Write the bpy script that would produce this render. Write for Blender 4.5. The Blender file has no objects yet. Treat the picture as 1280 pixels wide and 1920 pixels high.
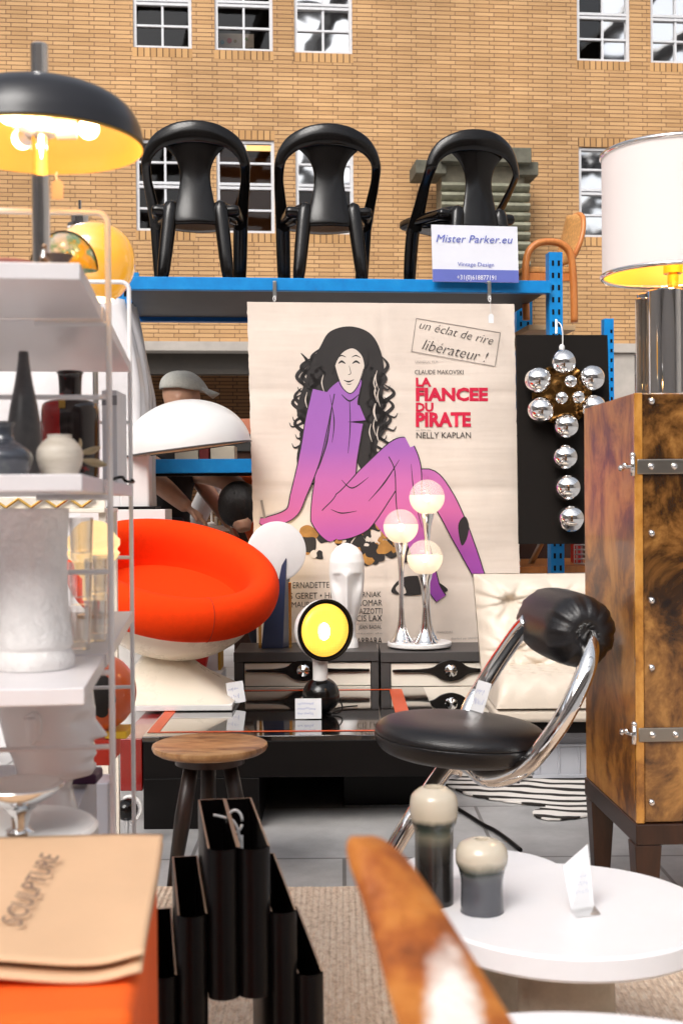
import bpy, bmesh, math, random
from mathutils import Vector, Matrix
R = math.radians; PI = math.pi
SC = bpy.context.scene
COL = SC.collection
random.seed(7)
# ------------------------------------------------------------------ camera, sky, sun, exposure
F = 2300.0; CX, CY = 640.0, 960.0; EYE = Vector((0, 0, 1.05)); ROLL = -0.008; PITCH = math.atan(20/F)
_f = Vector((0, math.cos(PITCH), -math.sin(PITCH))); _r = Vector((1, 0, 0)); _u = _r.cross(_f)
RIGHT = _r*math.cos(ROLL) + _u*math.sin(ROLL); UP = _u*math.cos(ROLL) - _r*math.sin(ROLL); FWD = _f
cd = bpy.data.cameras.new('camera'); cam = bpy.data.objects.new('camera', cd); COL.objects.link(cam)
cam.matrix_world = Matrix(((RIGHT.x, UP.x, -FWD.x, EYE.x), (RIGHT.y, UP.y, -FWD.y, EYE.y), (RIGHT.z, UP.z, -FWD.z, EYE.z), (0, 0, 0, 1)))
cd.sensor_fit = 'VERTICAL'; cd.sensor_height = 36; cd.lens = F/1920*36
cd.clip_start = 0.05; cd.clip_end = 600
cd.dof.use_dof = True; cd.dof.focus_distance = 4.9; cd.dof.aperture_fstop = 8.0
SC.camera = cam
SUN_EL, SUN_AZ = 44, 205            # high, behind the camera and a little to its left
w = bpy.data.worlds.new('World'); SC.world = w; w.use_nodes = True
nt = w.node_tree; bg = nt.nodes['Background']
sky = nt.nodes.new('ShaderNodeTexSky'); sky.sky_type = 'NISHITA'; sky.sun_disc = False
sky.sun_elevation = R(SUN_EL); sky.sun_rotation = R(SUN_AZ); sky.dust_density = 4; sky.air_density = 1.0; sky.ozone_density = 0.6
hs = nt.nodes.new('ShaderNodeHueSaturation'); hs.inputs['Saturation'].default_value = 0.32
nt.links.new(sky.outputs[0], hs.inputs['Color']); nt.links.new(hs.outputs[0], bg.inputs[0]); bg.inputs[1].default_value = 0.15
sd = bpy.data.lights.new('sun', 'SUN'); so = bpy.data.objects.new('sun', sd); COL.objects.link(so)
sd.energy = 1.5; sd.angle = R(35); sd.color = (1, .97, .93)
_az = R(SUN_AZ); _d = Vector((math.sin(_az)*math.cos(R(SUN_EL)), math.cos(_az)*math.cos(R(SUN_EL)), math.sin(R(SUN_EL))))
so.rotation_euler = (-_d).to_track_quat('-Z', 'Y').to_euler()
SC.view_settings.view_transform = 'Standard'; SC.view_settings.look = 'None'; SC.view_settings.gamma = 1
SC.view_settings.exposure = 0.95
SC.render.engine = 'CYCLES'
SC.cycles.use_denoising = True; SC.cycles.max_bounces = 8; SC.cycles.transparent_max_bounces = 16
SC.cycles.caustics_reflective = False; SC.cycles.caustics_refractive = False; SC.cycles.sample_clamp_indirect = 4

def ray(px, py): return (FWD + RIGHT*((px-CX)/F) + UP*((CY-py)/F))
def W(px, py, D): return EYE + ray(px, py)*D

# ------------------------------------------------------------------ mesh builder
def cat(pts, n=8, closed=False):
    P = [Vector(p) for p in pts]; out = []; m = len(P)
    for i in range(m if closed else m-1):
        p0 = P[(i-1) % m] if closed or i > 0 else P[0]; p1 = P[i]; p2 = P[(i+1) % m]
        p3 = P[(i+2) % m] if closed or i+2 < m else P[-1]
        for k in range(n):
            t = k/n
            out.append(.5*((2*p1)+(p2-p0)*t+(2*p0-5*p1+4*p2-p3)*t*t+(3*p1-p0-3*p2+p3)*t**3))
    if not closed: out.append(P[-1])
    return out
def lerp1(x, xs, ys):
    if x <= xs[0]: return ys[0]
    for a in range(len(xs)-1):
        if x <= xs[a+1]:
            t = (x-xs[a])/(xs[a+1]-xs[a]); return ys[a]+(ys[a+1]-ys[a])*t
    return ys[-1]
def frame(axis):
    a = Vector(axis).normalized(); h = Vector((0, 0, 1)) if abs(a.z) < .9 else Vector((1, 0, 0))
    x = h.cross(a).normalized(); return x, a.cross(x), a
class MB:
    def __init__(s): s.v = []; s.f = []
    def add(s, vs, fs):
        o = len(s.v); s.v += [tuple(v) for v in vs]; s.f += [tuple(i+o for i in f) for f in fs]; return s
    def box(s, c, d, rot=None):
        x, y, z = d[0]/2, d[1]/2, d[2]/2
        vs = [Vector((a*x, b*y, e*z)) for a in (-1, 1) for b in (-1, 1) for e in (-1, 1)]
        if rot is not None: vs = [rot @ v for v in vs]
        return s.add([v+Vector(c) for v in vs], [(0,1,3,2),(4,6,7,5),(0,4,5,1),(2,3,7,6),(0,2,6,4),(1,5,7,3)])
    def box2(s, a, b): return s.box([(a[i]+b[i])/2 for i in range(3)], [abs(b[i]-a[i]) for i in range(3)])
    def hexa(s, b4, t4): return s.add(list(b4)+list(t4), [(3,2,1,0),(4,5,6,7),(0,1,5,4),(1,2,6,5),(2,3,7,6),(3,0,4,7)])
    def lathe(s, prof, seg=32, o=(0,0,0), axis=(0,0,1), sx=1, sy=1, fn=None):
        x, y, a = frame(axis) if tuple(axis) != (0,0,1) else (Vector((1,0,0)), Vector((0,1,0)), Vector((0,0,1)))
        o = Vector(o); vs = []; n = len(prof)
        for (r, z) in prof:
            for k in range(seg):
                t = 2*PI*k/seg; rr = r*(fn(t, z) if fn else 1)
                vs.append(o + x*(rr*sx*math.cos(t)) + y*(rr*sy*math.sin(t)) + a*z)
        fs = []
        for i in range(n-1):
            for k in range(seg):
                k2 = (k+1) % seg; fs.append((i*seg+k, i*seg+k2, (i+1)*seg+k2, (i+1)*seg+k))
        if prof[0][0] > 1e-5: fs.append(tuple(range(seg-1, -1, -1)))
        if prof[-1][0] > 1e-5: fs.append(tuple((n-1)*seg+k for k in range(seg)))
        return s.add(vs, fs)
    def sphere(s, c, r, seg=24, rings=14, sc=(1,1,1), axis=(0,0,1), z0=-1, z1=1):
        pr = []
        a0, a1 = math.asin(z0), math.asin(z1)
        for i in range(rings+1):
            t = a0+(a1-a0)*i/rings; pr.append((max(r*math.cos(t), 0 if abs(math.cos(t)) > 1e-6 else 0), r*math.sin(t)))
        m = MB().lathe(pr, seg, (0,0,0), axis)
        fs = m.f if (z0 == -1 and z1 == 1) else [f for f in m.f if len(f) == 4]
        return s.add([Vector((v[0]*sc[0], v[1]*sc[1], v[2]*sc[2]))+Vector(c) for v in m.v], fs)
    def tube(s, pts, r, seg=10, caps=True, flat=1.0, up=None):
        P = [Vector(p) for p in pts]; n = len(P); rs = r if isinstance(r, (list, tuple)) else [r]*n
        if len(rs) != n: rs = [lerp1(i/(n-1), [k/(len(rs)-1) for k in range(len(rs))], rs) for i in range(n)]
        vs = []; T = (P[1]-P[0]).normalized(); X = Vector(up) if up else frame(T)[0]
        for i in range(n):
            t = (P[min(i+1, n-1)]-P[max(i-1, 0)])
            if t.length > 1e-9: T = t.normalized()
            X = (X - T*X.dot(T)); X = X.normalized() if X.length > 1e-6 else frame(T)[0]
            Y = T.cross(X)
            for k in range(seg):
                a = 2*PI*k/seg; vs.append(P[i]+X*(rs[i]*math.cos(a))+Y*(rs[i]*flat*math.sin(a)))
        fs = [(i*seg+k, i*seg+(k+1) % seg, (i+1)*seg+(k+1) % seg, (i+1)*seg+k) for i in range(n-1) for k in range(seg)]
        if caps: fs += [tuple(range(seg-1, -1, -1)), tuple((n-1)*seg+k for k in range(seg))]
        return s.add(vs, fs)
    def prism(s, pts, y0, y1, fn=None):
        """outline in (x,z), extruded from y0 to y1"""
        n = len(pts); vs = [(p[0], y0, p[1]) for p in pts]+[(p[0], y1, p[1]) for p in pts]
        if fn: vs = [fn(*v) for v in vs]
        return s.add(vs, [tuple(range(n)), tuple(range(2*n-1, n-1, -1))]+[(i, n+i, n+(i+1) % n, (i+1) % n) for i in range(n)])
    def grid(s, fn, nu, nv, wrap=False):
        vs = [fn(i/nu, j/nv) for j in range(nv+1) for i in range(nu+1)]
        return s.add(vs, [(j*(nu+1)+i, j*(nu+1)+i+1, (j+1)*(nu+1)+i+1, (j+1)*(nu+1)+i) for j in range(nv) for i in range(nu)])
    def head(s, c, h, ang=0, pr=None, nose=.12, rows=34, cols=40, nosew=.2):
        """a head as stacked sections; c = chin level centre, faces +x turned by ang about z"""
        pr = pr or HEADP; Z = [p[0] for p in pr]; vs = []
        z0, z1 = Z[0], Z[-1]; ca, sa = math.cos(ang), math.sin(ang)
        for j in range(rows+1):
            q = j/rows; z = z0+(z1-z0)*(q + .06*math.sin(2*PI*q)*0)
            f = lerp1(z, Z, [p[1] for p in pr]); b = lerp1(z, Z, [p[2] for p in pr]); wd = lerp1(z, Z, [p[3] for p in pr])
            ns = nose*lerp1(z, [.31, .345, .36, .5, .62], [0, 1, 1, .35, 0]); lip = .022*math.exp(-((z-.25)/.03)**2)+.022*math.exp(-((z-.19)/.028)**2)
            for k in range(cols):
                t = 2*PI*k/cols; t2 = t if t <= PI else t-2*PI
                x = (f if math.cos(t) > 0 else b)*math.cos(t); y = wd*math.sin(t)
                if z > 0: x += ns*math.exp(-(t2/nosew)**2) + lip*math.exp(-(t2/.42)**2)
                sk = .045*math.exp(-((z-.5)/.06)**2)*math.exp(-((abs(t2)-.55)/.22)**2); x -= sk
                if abs(abs(t2)-1.65) < .14 and .36 < z < .58: y *= 1.12
                x *= h; y *= h; vs.append((c[0]+x*ca-y*sa, c[1]+x*sa+y*ca, c[2]+z*h))
        fs = [(j*cols+k, j*cols+(k+1) % cols, (j+1)*cols+(k+1) % cols, (j+1)*cols+k) for j in range(rows) for k in range(cols)]
        fs += [tuple(range(cols-1, -1, -1)), tuple(rows*cols+k for k in range(cols))]
        return s.add(vs, fs)
    def build(s, name, m, parent=None, bevel=0, sub=0, smooth=38, solid=0, remesh=0, seg=2, relax=0, recalc=True):
        me = bpy.data.meshes.new(name); me.from_pydata(s.v, [], s.f)
        if recalc:
            bm = bmesh.new(); bm.from_mesh(me); bmesh.ops.recalc_face_normals(bm, faces=bm.faces); bm.to_mesh(me); bm.free()
        for m1 in (m if isinstance(m, (list, tuple)) else [m]): me.materials.append(m1)
        if smooth:
            me.polygons.foreach_set('use_smooth', [True]*len(me.polygons))
            if smooth < 180 and not remesh and not sub: me.set_sharp_from_angle(angle=R(smooth))
        me.update(); o = bpy.data.objects.new(name, me); COL.objects.link(o)
        if parent is not None: o.parent = parent.root if isinstance(parent, T) else parent
        if solid: md = o.modifiers.new('solid', 'SOLIDIFY'); md.thickness = solid; md.offset = 0
        if remesh:
            md = o.modifiers.new('remesh', 'REMESH'); md.mode = 'VOXEL'; md.voxel_size = remesh; md.use_smooth_shade = True
            md = o.modifiers.new('relax', 'SMOOTH'); md.iterations = relax or 4; md.factor = .5
        if bevel:
            md = o.modifiers.new('bevel', 'BEVEL'); md.width = bevel; md.segments = seg; md.limit_method = 'ANGLE'; md.angle_limit = R(40); md.harden_normals = True
        if sub: md = o.modifiers.new('subd', 'SUBSURF'); md.levels = sub; md.render_levels = sub
        return o
HEADP = [(-.34,.26,.34,.29),(-.12,.2,.3,.25),(-.03,.22,.28,.23),(.0,.38,.27,.2),(.06,.42,.28,.25),(.13,.40,.3,.27),(.19,.41,.32,.285),(.26,.4,.36,.31),(.33,.4,.38,.32),(.5,.38,.42,.335),(.6,.415,.45,.34),(.75,.4,.45,.335),(.86,.33,.4,.29),(.93,.25,.3,.22),(.975,.15,.18,.14),(1,.02,.02,.02)]
# ------------------------------------------------------------------ things
def tag(o, label=None, cat_=None, group=None, kind=None):
    if label: o['label'] = label
    if cat_: o['category'] = cat_
    if group: o['group'] = group
    if kind: o['kind'] = kind
    return o
class T:
    """an Empty at a thing's base; q() turns a place in the photo into the thing's own coordinates at depth offset off"""
    def __init__(s, name, label, cat_, px, D, z=None, py=None, yaw=0, group=None):
        p = W(px, py if py is not None else 940, D)
        if z is not None:
            if py is None:
                py = CY
                for _ in range(6): p = W(px, py, D); py += (p.z-z)*F/D
            p.z = z
        s.base = p; s.s = D/F; s.yaw = yaw
        s.ux = Vector((math.cos(yaw), math.sin(yaw), 0)); s.n = Vector((-math.sin(yaw), math.cos(yaw), 0))
        o = bpy.data.objects.new(name, None); COL.objects.link(o); o.location = p; o.rotation_euler = (0, 0, yaw); o.empty_display_size = .05
        tag(o, label, cat_, group); s.root = o
    def q(s, px, py, off=0.0):
        d = ray(px, py); t = (s.base + s.n*off - EYE).dot(s.n)/d.dot(s.n); p = EYE+d*t-s.base
        return Vector((p.dot(s.ux), off, p.z))
    def l(s, p):
        p = Vector(p)-s.base; return Vector((p.dot(s.ux), p.dot(s.n), p.z))
def dup(t, base, label=None, yaw=None):
    """copy of a thing with copies of its parts and sub-parts"""
    r = t.root.copy(); COL.objects.link(r); r.location = base
    if yaw is not None: r.rotation_euler = (0, 0, yaw)
    if label: r['label'] = label
    for ch in list(t.root.children):
        c = ch.copy(); COL.objects.link(c); c.parent = r
        for g in list(ch.children):
            d = g.copy(); COL.objects.link(d); d.parent = c
    return r
# ------------------------------------------------------------------ materials
MATS = {}
def mat(name, col, rough=.5, metal=0, var=.12, scale=6, bump=0, bscale=60, coat=0, emis=None, es=0, sheen=0, spec=.5, rvar=.06, stretch=None, trans=0, col2=None):
    m = bpy.data.materials.new(name); m.use_nodes = True; n = m.node_tree.nodes; L = m.node_tree.links; p = n['Principled BSDF']
    p.inputs['Roughness'].default_value = rough; p.inputs['Metallic'].default_value = metal; p.inputs['Specular IOR Level'].default_value = spec
    p.inputs['Coat Weight'].default_value = coat; p.inputs['Coat Roughness'].default_value = .06
    p.inputs['Sheen Weight'].default_value = sheen
    if emis: p.inputs['Emission Color'].default_value = (*emis, 1); p.inputs['Emission Strength'].default_value = es
    tc = n.new('ShaderNodeTexCoord'); mp = n.new('ShaderNodeMapping'); L.new(tc.outputs['Object'], mp.inputs[0])
    if stretch: mp.inputs['Scale'].default_value = stretch
    nz = n.new('ShaderNodeTexNoise'); nz.inputs['Scale'].default_value = scale; nz.inputs['Detail'].default_value = 7; nz.inputs['Roughness'].default_value = .66
    L.new(mp.outputs[0], nz.inputs['Vector'])
    rp = n.new('ShaderNodeValToRGB'); rp.color_ramp.elements[0].position = .3; rp.color_ramp.elements[1].position = .7
    c2 = col2 or tuple(min(1, c*(1+var)) for c in col); c1 = col if col2 else tuple(c*(1-var) for c in col)
    rp.color_ramp.elements[0].color = (*c1, 1); rp.color_ramp.elements[1].color = (*c2, 1)
    L.new(nz.outputs[0], rp.inputs[0]); L.new(rp.outputs[0], p.inputs['Base Color'])
    if rvar:
        mr = n.new('ShaderNodeMapRange'); mr.inputs[3].default_value = max(0.02, rough-rvar); mr.inputs[4].default_value = min(1, rough+rvar)
        L.new(nz.outputs[0], mr.inputs[0]); L.new(mr.outputs[0], p.inputs['Roughness'])
    if bump:
        bn = n.new('ShaderNodeTexNoise'); bn.inputs['Scale'].default_value = bscale; bn.inputs['Detail'].default_value = 4; L.new(mp.outputs[0], bn.inputs['Vector'])
        b = n.new('ShaderNodeBump'); b.inputs['Strength'].default_value = bump; b.inputs['Distance'].default_value = .004
        L.new(bn.outputs[0], b.inputs['Height']); L.new(b.outputs[0], p.inputs['Normal'])
    MATS[name] = m; return m
def glass(name, tint=(1,1,1), refl=.12, rough=.02, wavy=0, grey=None):
    m = bpy.data.materials.new(name); m.use_nodes = True; n = m.node_tree.nodes; L = m.node_tree.links; n.remove(n['Principled BSDF'])
    out = n['Material Output']; tr = n.new('ShaderNodeBsdfTransparent'); tr.inputs[0].default_value = (*tint, 1)
    gl = n.new('ShaderNodeBsdfGlossy'); gl.inputs['Roughness'].default_value = rough; gl.inputs['Color'].default_value = (*(grey or (1,1,1)), 1)
    lw = n.new('ShaderNodeLayerWeight'); lw.inputs[0].default_value = .35
    mr = n.new('ShaderNodeMapRange'); mr.inputs[3].default_value = refl; mr.inputs[4].default_value = min(1, refl+(.75 if refl > .02 else .3)); L.new(lw.outputs['Facing'], mr.inputs[0])
    mx = n.new('ShaderNodeMixShader'); L.new(mr.outputs[0], mx.inputs[0]); L.new(tr.outputs[0], mx.inputs[1]); L.new(gl.outputs[0], mx.inputs[2]); L.new(mx.outputs[0], out.inputs[0])
    if wavy:
        tc = n.new('ShaderNodeTexCoord'); nz = n.new('ShaderNodeTexNoise'); nz.inputs['Scale'].default_value = 1.6; nz.inputs['Detail'].default_value = 2
        b = n.new('ShaderNodeBump'); b.inputs['Strength'].default_value = wavy; b.inputs['Distance'].default_value = .03
        L.new(tc.outputs['Object'], nz.inputs[0]); L.new(nz.outputs[0], b.inputs['Height']); L.new(b.outputs[0], gl.inputs['Normal'])
    return m
def brick(name, c1, c2, mortar, rot=0, bw=.275, rh=.057, off=.24, ms=.0075):
    m = bpy.data.materials.new(name); m.use_nodes = True; n = m.node_tree.nodes; L = m.node_tree.links; p = n['Principled BSDF']
    tc = n.new('ShaderNodeTexCoord'); sp = n.new('ShaderNodeSeparateXYZ'); cb = n.new('ShaderNodeCombineXYZ'); L.new(tc.outputs['Object'], sp.inputs[0])
    L.new(sp.outputs['X'], cb.inputs[1 if rot else 0]); L.new(sp.outputs['Z'], cb.inputs[0 if rot else 1])
    b = n.new('ShaderNodeTexBrick'); b.offset = off; b.offset_frequency = 2; b.squash = 1; L.new(cb.outputs[0], b.inputs['Vector'])
    b.inputs['Scale'].default_value = 1; b.inputs['Brick Width'].default_value = bw; b.inputs['Row Height'].default_value = rh
    b.inputs['Mortar Size'].default_value = ms; b.inputs['Mortar Smooth'].default_value = .35; b.inputs['Bias'].default_value = 0
    b.inputs['Color1'].default_value = (*c1, 1); b.inputs['Color2'].default_value = (*c2, 1); b.inputs['Mortar'].default_value = (*mortar, 1)
    nz = n.new('ShaderNodeTexNoise'); nz.inputs['Scale'].default_value = .55; nz.inputs['Detail'].default_value = 7; L.new(tc.outputs['Object'], nz.inputs[0])
    mr = n.new('ShaderNodeMapRange'); mr.inputs[1].default_value = .3; mr.inputs[2].default_value = .7; mr.inputs[3].default_value = .80; mr.inputs[4].default_value = 1.15; L.new(nz.outputs[0], mr.inputs[0])
    mx = n.new('ShaderNodeVectorMath'); mx.operation = 'SCALE'; L.new(b.outputs[0], mx.inputs[0]); L.new(mr.outputs[0], mx.inputs['Scale']); L.new(mx.outputs[0], p.inputs['Base Color'])
    bp = n.new('ShaderNodeBump'); bp.inputs['Strength'].default_value = .8; bp.inputs['Distance'].default_value = .012; bp.invert = True
    L.new(b.outputs['Fac'], bp.inputs['Height']); L.new(bp.outputs[0], p.inputs['Normal']); p.inputs['Roughness'].default_value = .8
    return m
def emit(name, col, s):
    m = bpy.data.materials.new(name); m.use_nodes = True; p = m.node_tree.nodes['Principled BSDF']
    p.inputs['Base Color'].default_value = (*col, 1); p.inputs['Emission Color'].default_value = (*col, 1); p.inputs['Emission Strength'].default_value = s; return m
def ramp_mat(name, stops, scale, rough, coat=0, detail=8, dist=0, stretch=None, bump=0, metal=0, scale2=None):
    m = mat(name, (.5,.5,.5), rough, metal, coat=coat, scale=scale, stretch=stretch, bump=bump, rvar=.03)
    n = m.node_tree.nodes; cr = [x for x in n if x.type == 'VALTORGB'][0].color_ramp; nz = [x for x in n if x.type == 'TEX_NOISE'][0]
    nz.inputs['Detail'].default_value = detail; nz.inputs['Distortion'].default_value = dist
    while len(cr.elements) > 1: cr.elements.remove(cr.elements[-1])
    cr.elements[0].position = stops[0][0]; cr.elements[0].color = (*stops[0][1], 1)
    for p, c in stops[1:]: e = cr.elements.new(p); e.color = (*c, 1)
    return m
blue = ramp_mat('blue rack paint', [(.28,(.10,.20,.32)),(.33,(.0,.20,.56)),(.6,(.0,.25,.64)),(.74,(.02,.29,.66))], 14, .38, bump=.06)
black_gloss = mat('glossy black plastic', (.0045,.0035,.003), .16, var=.3, rvar=.05, spec=.4)
black_lac = mat('black lacquer', (.005,.004,.0035), .03, var=.2, rvar=.015, coat=1, spec=.9)
black_matte = mat('matt black', (.004,.003,.0028), .42, spec=.2)
leather = mat('black leather', (.009,.008,.009), .36, bump=.25, bscale=260, var=.3)
chrome = mat('chrome', (.86,.85,.84), .045, 1, var=.03, rvar=.02)
steel = mat('brushed steel', (.55,.53,.5), .3, 1, var=.1)
white_p = mat('white paint', (.74,.72,.70), .3, var=.03, scale=3)
white_m = mat('white matt', (.78,.76,.75), .65, var=.04, bump=.05, bscale=120)
white_pl = mat('white plaster', (.82,.80,.78), .5, var=.03, bump=.08, bscale=90)
paper = mat('white paper', (.80,.80,.82), .7, var=.03)
ink = mat('ink', (.02,.02,.03), .8, var=0, rvar=0)
blueink = mat('blue ink', (.10,.15,.50), .7, var=.05)
bluedk = mat('dark blue rack paint', (.0,.11,.40), .42, var=.1)
cream = mat('cream laminate', (.84,.76,.65), .35, var=.04)
char = mat('charcoal laminate', (.055,.05,.048), .45, var=.12, bump=.05)
wood = ramp_mat('stool wood', [(.28,(.07,.03,.012)),(.42,(.22,.10,.038)),(.55,(.42,.22,.09)),(.66,(.50,.29,.13)),(.82,(.24,.11,.04))], 9, .36, stretch=(1,3,1), dist=.6)
teak = ramp_mat('teak', [(.3,(.20,.035,.004)),(.5,(.38,.085,.008)),(.7,(.48,.14,.018))], 5, .28, coat=.6, stretch=(4,4,.6))
orangewood = ramp_mat('orange pine', [(.3,(.48,.14,.03)),(.6,(.62,.22,.055)),(.8,(.40,.10,.02))], 6, .4, stretch=(4,4,1))
wicker = mat('wicker cane', (.55,.27,.08), .6, var=.3, scale=60, bump=.6, bscale=160)
darkwood = ramp_mat('dark wood', [(.3,(.018,.007,.004)),(.7,(.05,.018,.009))], 8, .35, stretch=(5,5,.7))
redfab = mat('orange red wool', (.84,.046,.002), .9, var=.06, scale=40, bump=.2, bscale=420, spec=.15)
orangefab = mat('orange cloth', (.88,.12,.006), .85, var=.06, scale=12, bump=.2, bscale=300)
kraft = mat('kraft card', (.70,.45,.27), .7, var=.05, scale=5, bump=.06)
goat = ramp_mat('lacquered goatskin', [(.28,(.05,.02,.006)),(.40,(.20,.075,.014)),(.50,(.46,.20,.035)),(.60,(.60,.30,.07)),(.75,(.40,.16,.03))], 6.5, .2, coat=.4, dist=.15, stretch=(1,1,.6))
goat_side = ramp_mat('goatskin side', [(.32,(.05,.016,.004)),(.43,(.19,.065,.011)),(.52,(.42,.165,.028)),(.61,(.55,.25,.055)),(.74,(.26,.09,.015))], 6.5, .3, coat=.15, dist=.5, stretch=(1,1,.8))
goat_side.node_tree.nodes['Principled BSDF'].inputs['Specular IOR Level'].default_value = .22
goat_dk = ramp_mat('dark goatskin', [(.32,(.010,.004,.002)),(.42,(.05,.02,.005)),(.50,(.18,.075,.017)),(.60,(.38,.18,.045)),(.74,(.15,.06,.015))], 6.5, .17, coat=.5, dist=.5, stretch=(1,1,.9))
gold = mat('brass', (.75,.45,.12), .18, 1, var=.1)
navy = mat('navy lacquer', (.018,.03,.075), .3, var=.1)
skin = mat('skin', (.58,.32,.21), .5, var=.1, scale=20, bump=.1, bscale=200)
skin.node_tree.nodes['Principled BSDF'].inputs['Subsurface Weight'].default_value = .08
concrete = mat('concrete', (.42,.38,.34), .8, var=.14, bump=.2, scale=3)
stone_dk = mat('mossy dark stone', (.10,.095,.07), .8, var=.45, scale=5, bump=.5, bscale=20)
glass_clear = glass('clear glass', (.97,.97,.96), .10)
glass_pane = glass('window pane', (.55,.50,.46), .015)
glass_mirror = glass('reflecting pane', (.4,.38,.36), .62, rough=.04, wavy=.16)
bulb = emit('lit bulb', (1,.74,.40), 8)
# ------------------------------------------------------------------ the setting
def floor_mat():
    m = bpy.data.materials.new('grey stone slabs'); m.use_nodes = True; n = m.node_tree.nodes; L = m.node_tree.links; p = n['Principled BSDF']
    tc = n.new('ShaderNodeTexCoord'); b = n.new('ShaderNodeTexBrick'); b.offset = .5; L.new(tc.outputs['Object'], b.inputs[0])
    b.inputs['Scale'].default_value = 1; b.inputs['Brick Width'].default_value = .9; b.inputs['Row Height'].default_value = .6; b.inputs['Mortar Size'].default_value = .006
    b.inputs['Color1'].default_value = (.36,.35,.345,1); b.inputs['Color2'].default_value = (.42,.41,.405,1); b.inputs['Mortar'].default_value = (.18,.17,.165,1)
    nz = n.new('ShaderNodeTexNoise'); nz.inputs['Scale'].default_value = 2.4; nz.inputs['Detail'].default_value = 9; nz.inputs['Roughness'].default_value = .7; L.new(tc.outputs['Object'], nz.inputs[0])
    mr = n.new('ShaderNodeMapRange'); mr.inputs[1].default_value = .3; mr.inputs[2].default_value = .7; mr.inputs[3].default_value = .68; mr.inputs[4].default_value = 1.3; L.new(nz.outputs[0], mr.inputs[0])
    mx = n.new('ShaderNodeVectorMath'); mx.operation = 'SCALE'; L.new(b.outputs[0], mx.inputs[0]); L.new(mr.outputs[0], mx.inputs['Scale']); L.new(mx.outputs[0], p.inputs['Base Color'])
    m2 = n.new('ShaderNodeMapRange'); m2.inputs[3].default_value = .3; m2.inputs[4].default_value = .7; L.new(nz.outputs[0], m2.inputs[0]); L.new(m2.outputs[0], p.inputs['Roughness'])
    bp = n.new('ShaderNodeBump'); bp.inputs['Strength'].default_value = .3; bp.inputs['Distance'].default_value = .004; L.new(b.outputs['Fac'], bp.inputs['Height']); bp.invert = True; L.new(bp.outputs[0], p.inputs['Normal'])
    return m
g = MB().add([(-150,-150,0),(150,-150,0),(150,150,0),(-150,150,0)], [(0,1,2,3)]).build('floor', floor_mat(), smooth=0); tag(g, kind='structure')

# the glazed hall roof: dark ribs and purlins far overhead (seen in the chrome and in the window panes)
rm = mat('roof steel', (.035,.035,.04), .5)
m = MB()
for k in range(-16, 17):
    pts = [(k*1.3, y, 10.6 - .012*(k*1.3)**2) for y in (-26, 16)]
    m.tube(pts, .16, 6)
for y in range(-26, 17, 6):
    m.tube([(x*2.2, y, 10.7 - .012*(x*2.2)**2) for x in range(-9, 10)], .16, 6)
tag(m.build('ceiling', rm), kind='structure')

# the brick building behind the market
B = T('brick_building', 'tall yellow brick building with white framed windows behind the whole market', 'building', 640, 17, z=0, yaw=.10)
bm_brick = brick('yellow brick', (.58,.345,.158), (.47,.265,.112), (.19,.10,.048), ms=.0055)
bm_sold = brick('soldier brick', (.58,.335,.14), (.46,.25,.095), (.12,.058,.024), rot=1, off=0, bw=.5, rh=.085, ms=.008)
frame_w = mat('white window frame', (.62,.62,.64), .45, var=.05)
dark_in = mat('dark room', (.045,.03,.021), .8, var=.3, scale=1.5)
warm_in = mat('warm room', (.30,.15,.06), .8, var=.2, scale=1.2)
pale_in = mat('pale card', (.7,.68,.62), .8)
def bq(px, py, off=0): return B.q(px, py, off)
lower = [(256, 262, 364, 432), (407, 263, 514, 436), (555, 266, 662, 438), (1085, 277, 1183, 444), (1224, 279, 1320, 446)]
upper = [(250, 88), (403, 93), (552, 98), (1081, 113), (1219, 117)]
rects = []
for (x0, y0, x1, y1), (ux, uy) in zip(lower, upper):
    a = bq(x0, y1); c = bq(x1, y0); h = c.z-a.z; wd = c.x-a.x
    rects.append((a.x, a.z, wd, h, 0)); u = bq(ux, uy); rects.append((u.x, u.z, wd, h, 1))
zb = bq(640, 642).z                                     # underside of the brick, top of the lintel
xs = sorted(set([-16, 16]+[r[0] for r in rects]+[r[0]+r[2] for r in rects])); zs = sorted(set([zb, 11.5]+[r[1] for r in rects]+[r[1]+r[3] for r in rects]))
m = MB()
for i in range(len(xs)-1):
    for j in range(len(zs)-1):
        cx, cz = (xs[i]+xs[i+1])/2, (zs[j]+zs[j+1])/2
        if any(r[0] < cx < r[0]+r[2] and r[1] < cz < r[1]+r[3] for r in rects): continue
        m.add([(xs[i],0,zs[j]),(xs[i+1],0,zs[j]),(xs[i+1],0,zs[j+1]),(xs[i],0,zs[j+1])], [(0,1,2,3)])
for (x, z, wd, h, up) in rects:
    for a, b_ in (((x,z),(x,z+h)), ((x+wd,z),(x+wd,z+h)), ((x,z),(x+wd,z)), ((x,z+h),(x+wd,z+h))):
        m.add([(a[0],0,a[1]),(b_[0],0,b_[1]),(b_[0],.22,b_[1]),(a[0],.22,a[1])], [(0,1,2,3)])
m.build('wall', bm_brick, B, smooth=0, recalc=False)
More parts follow.
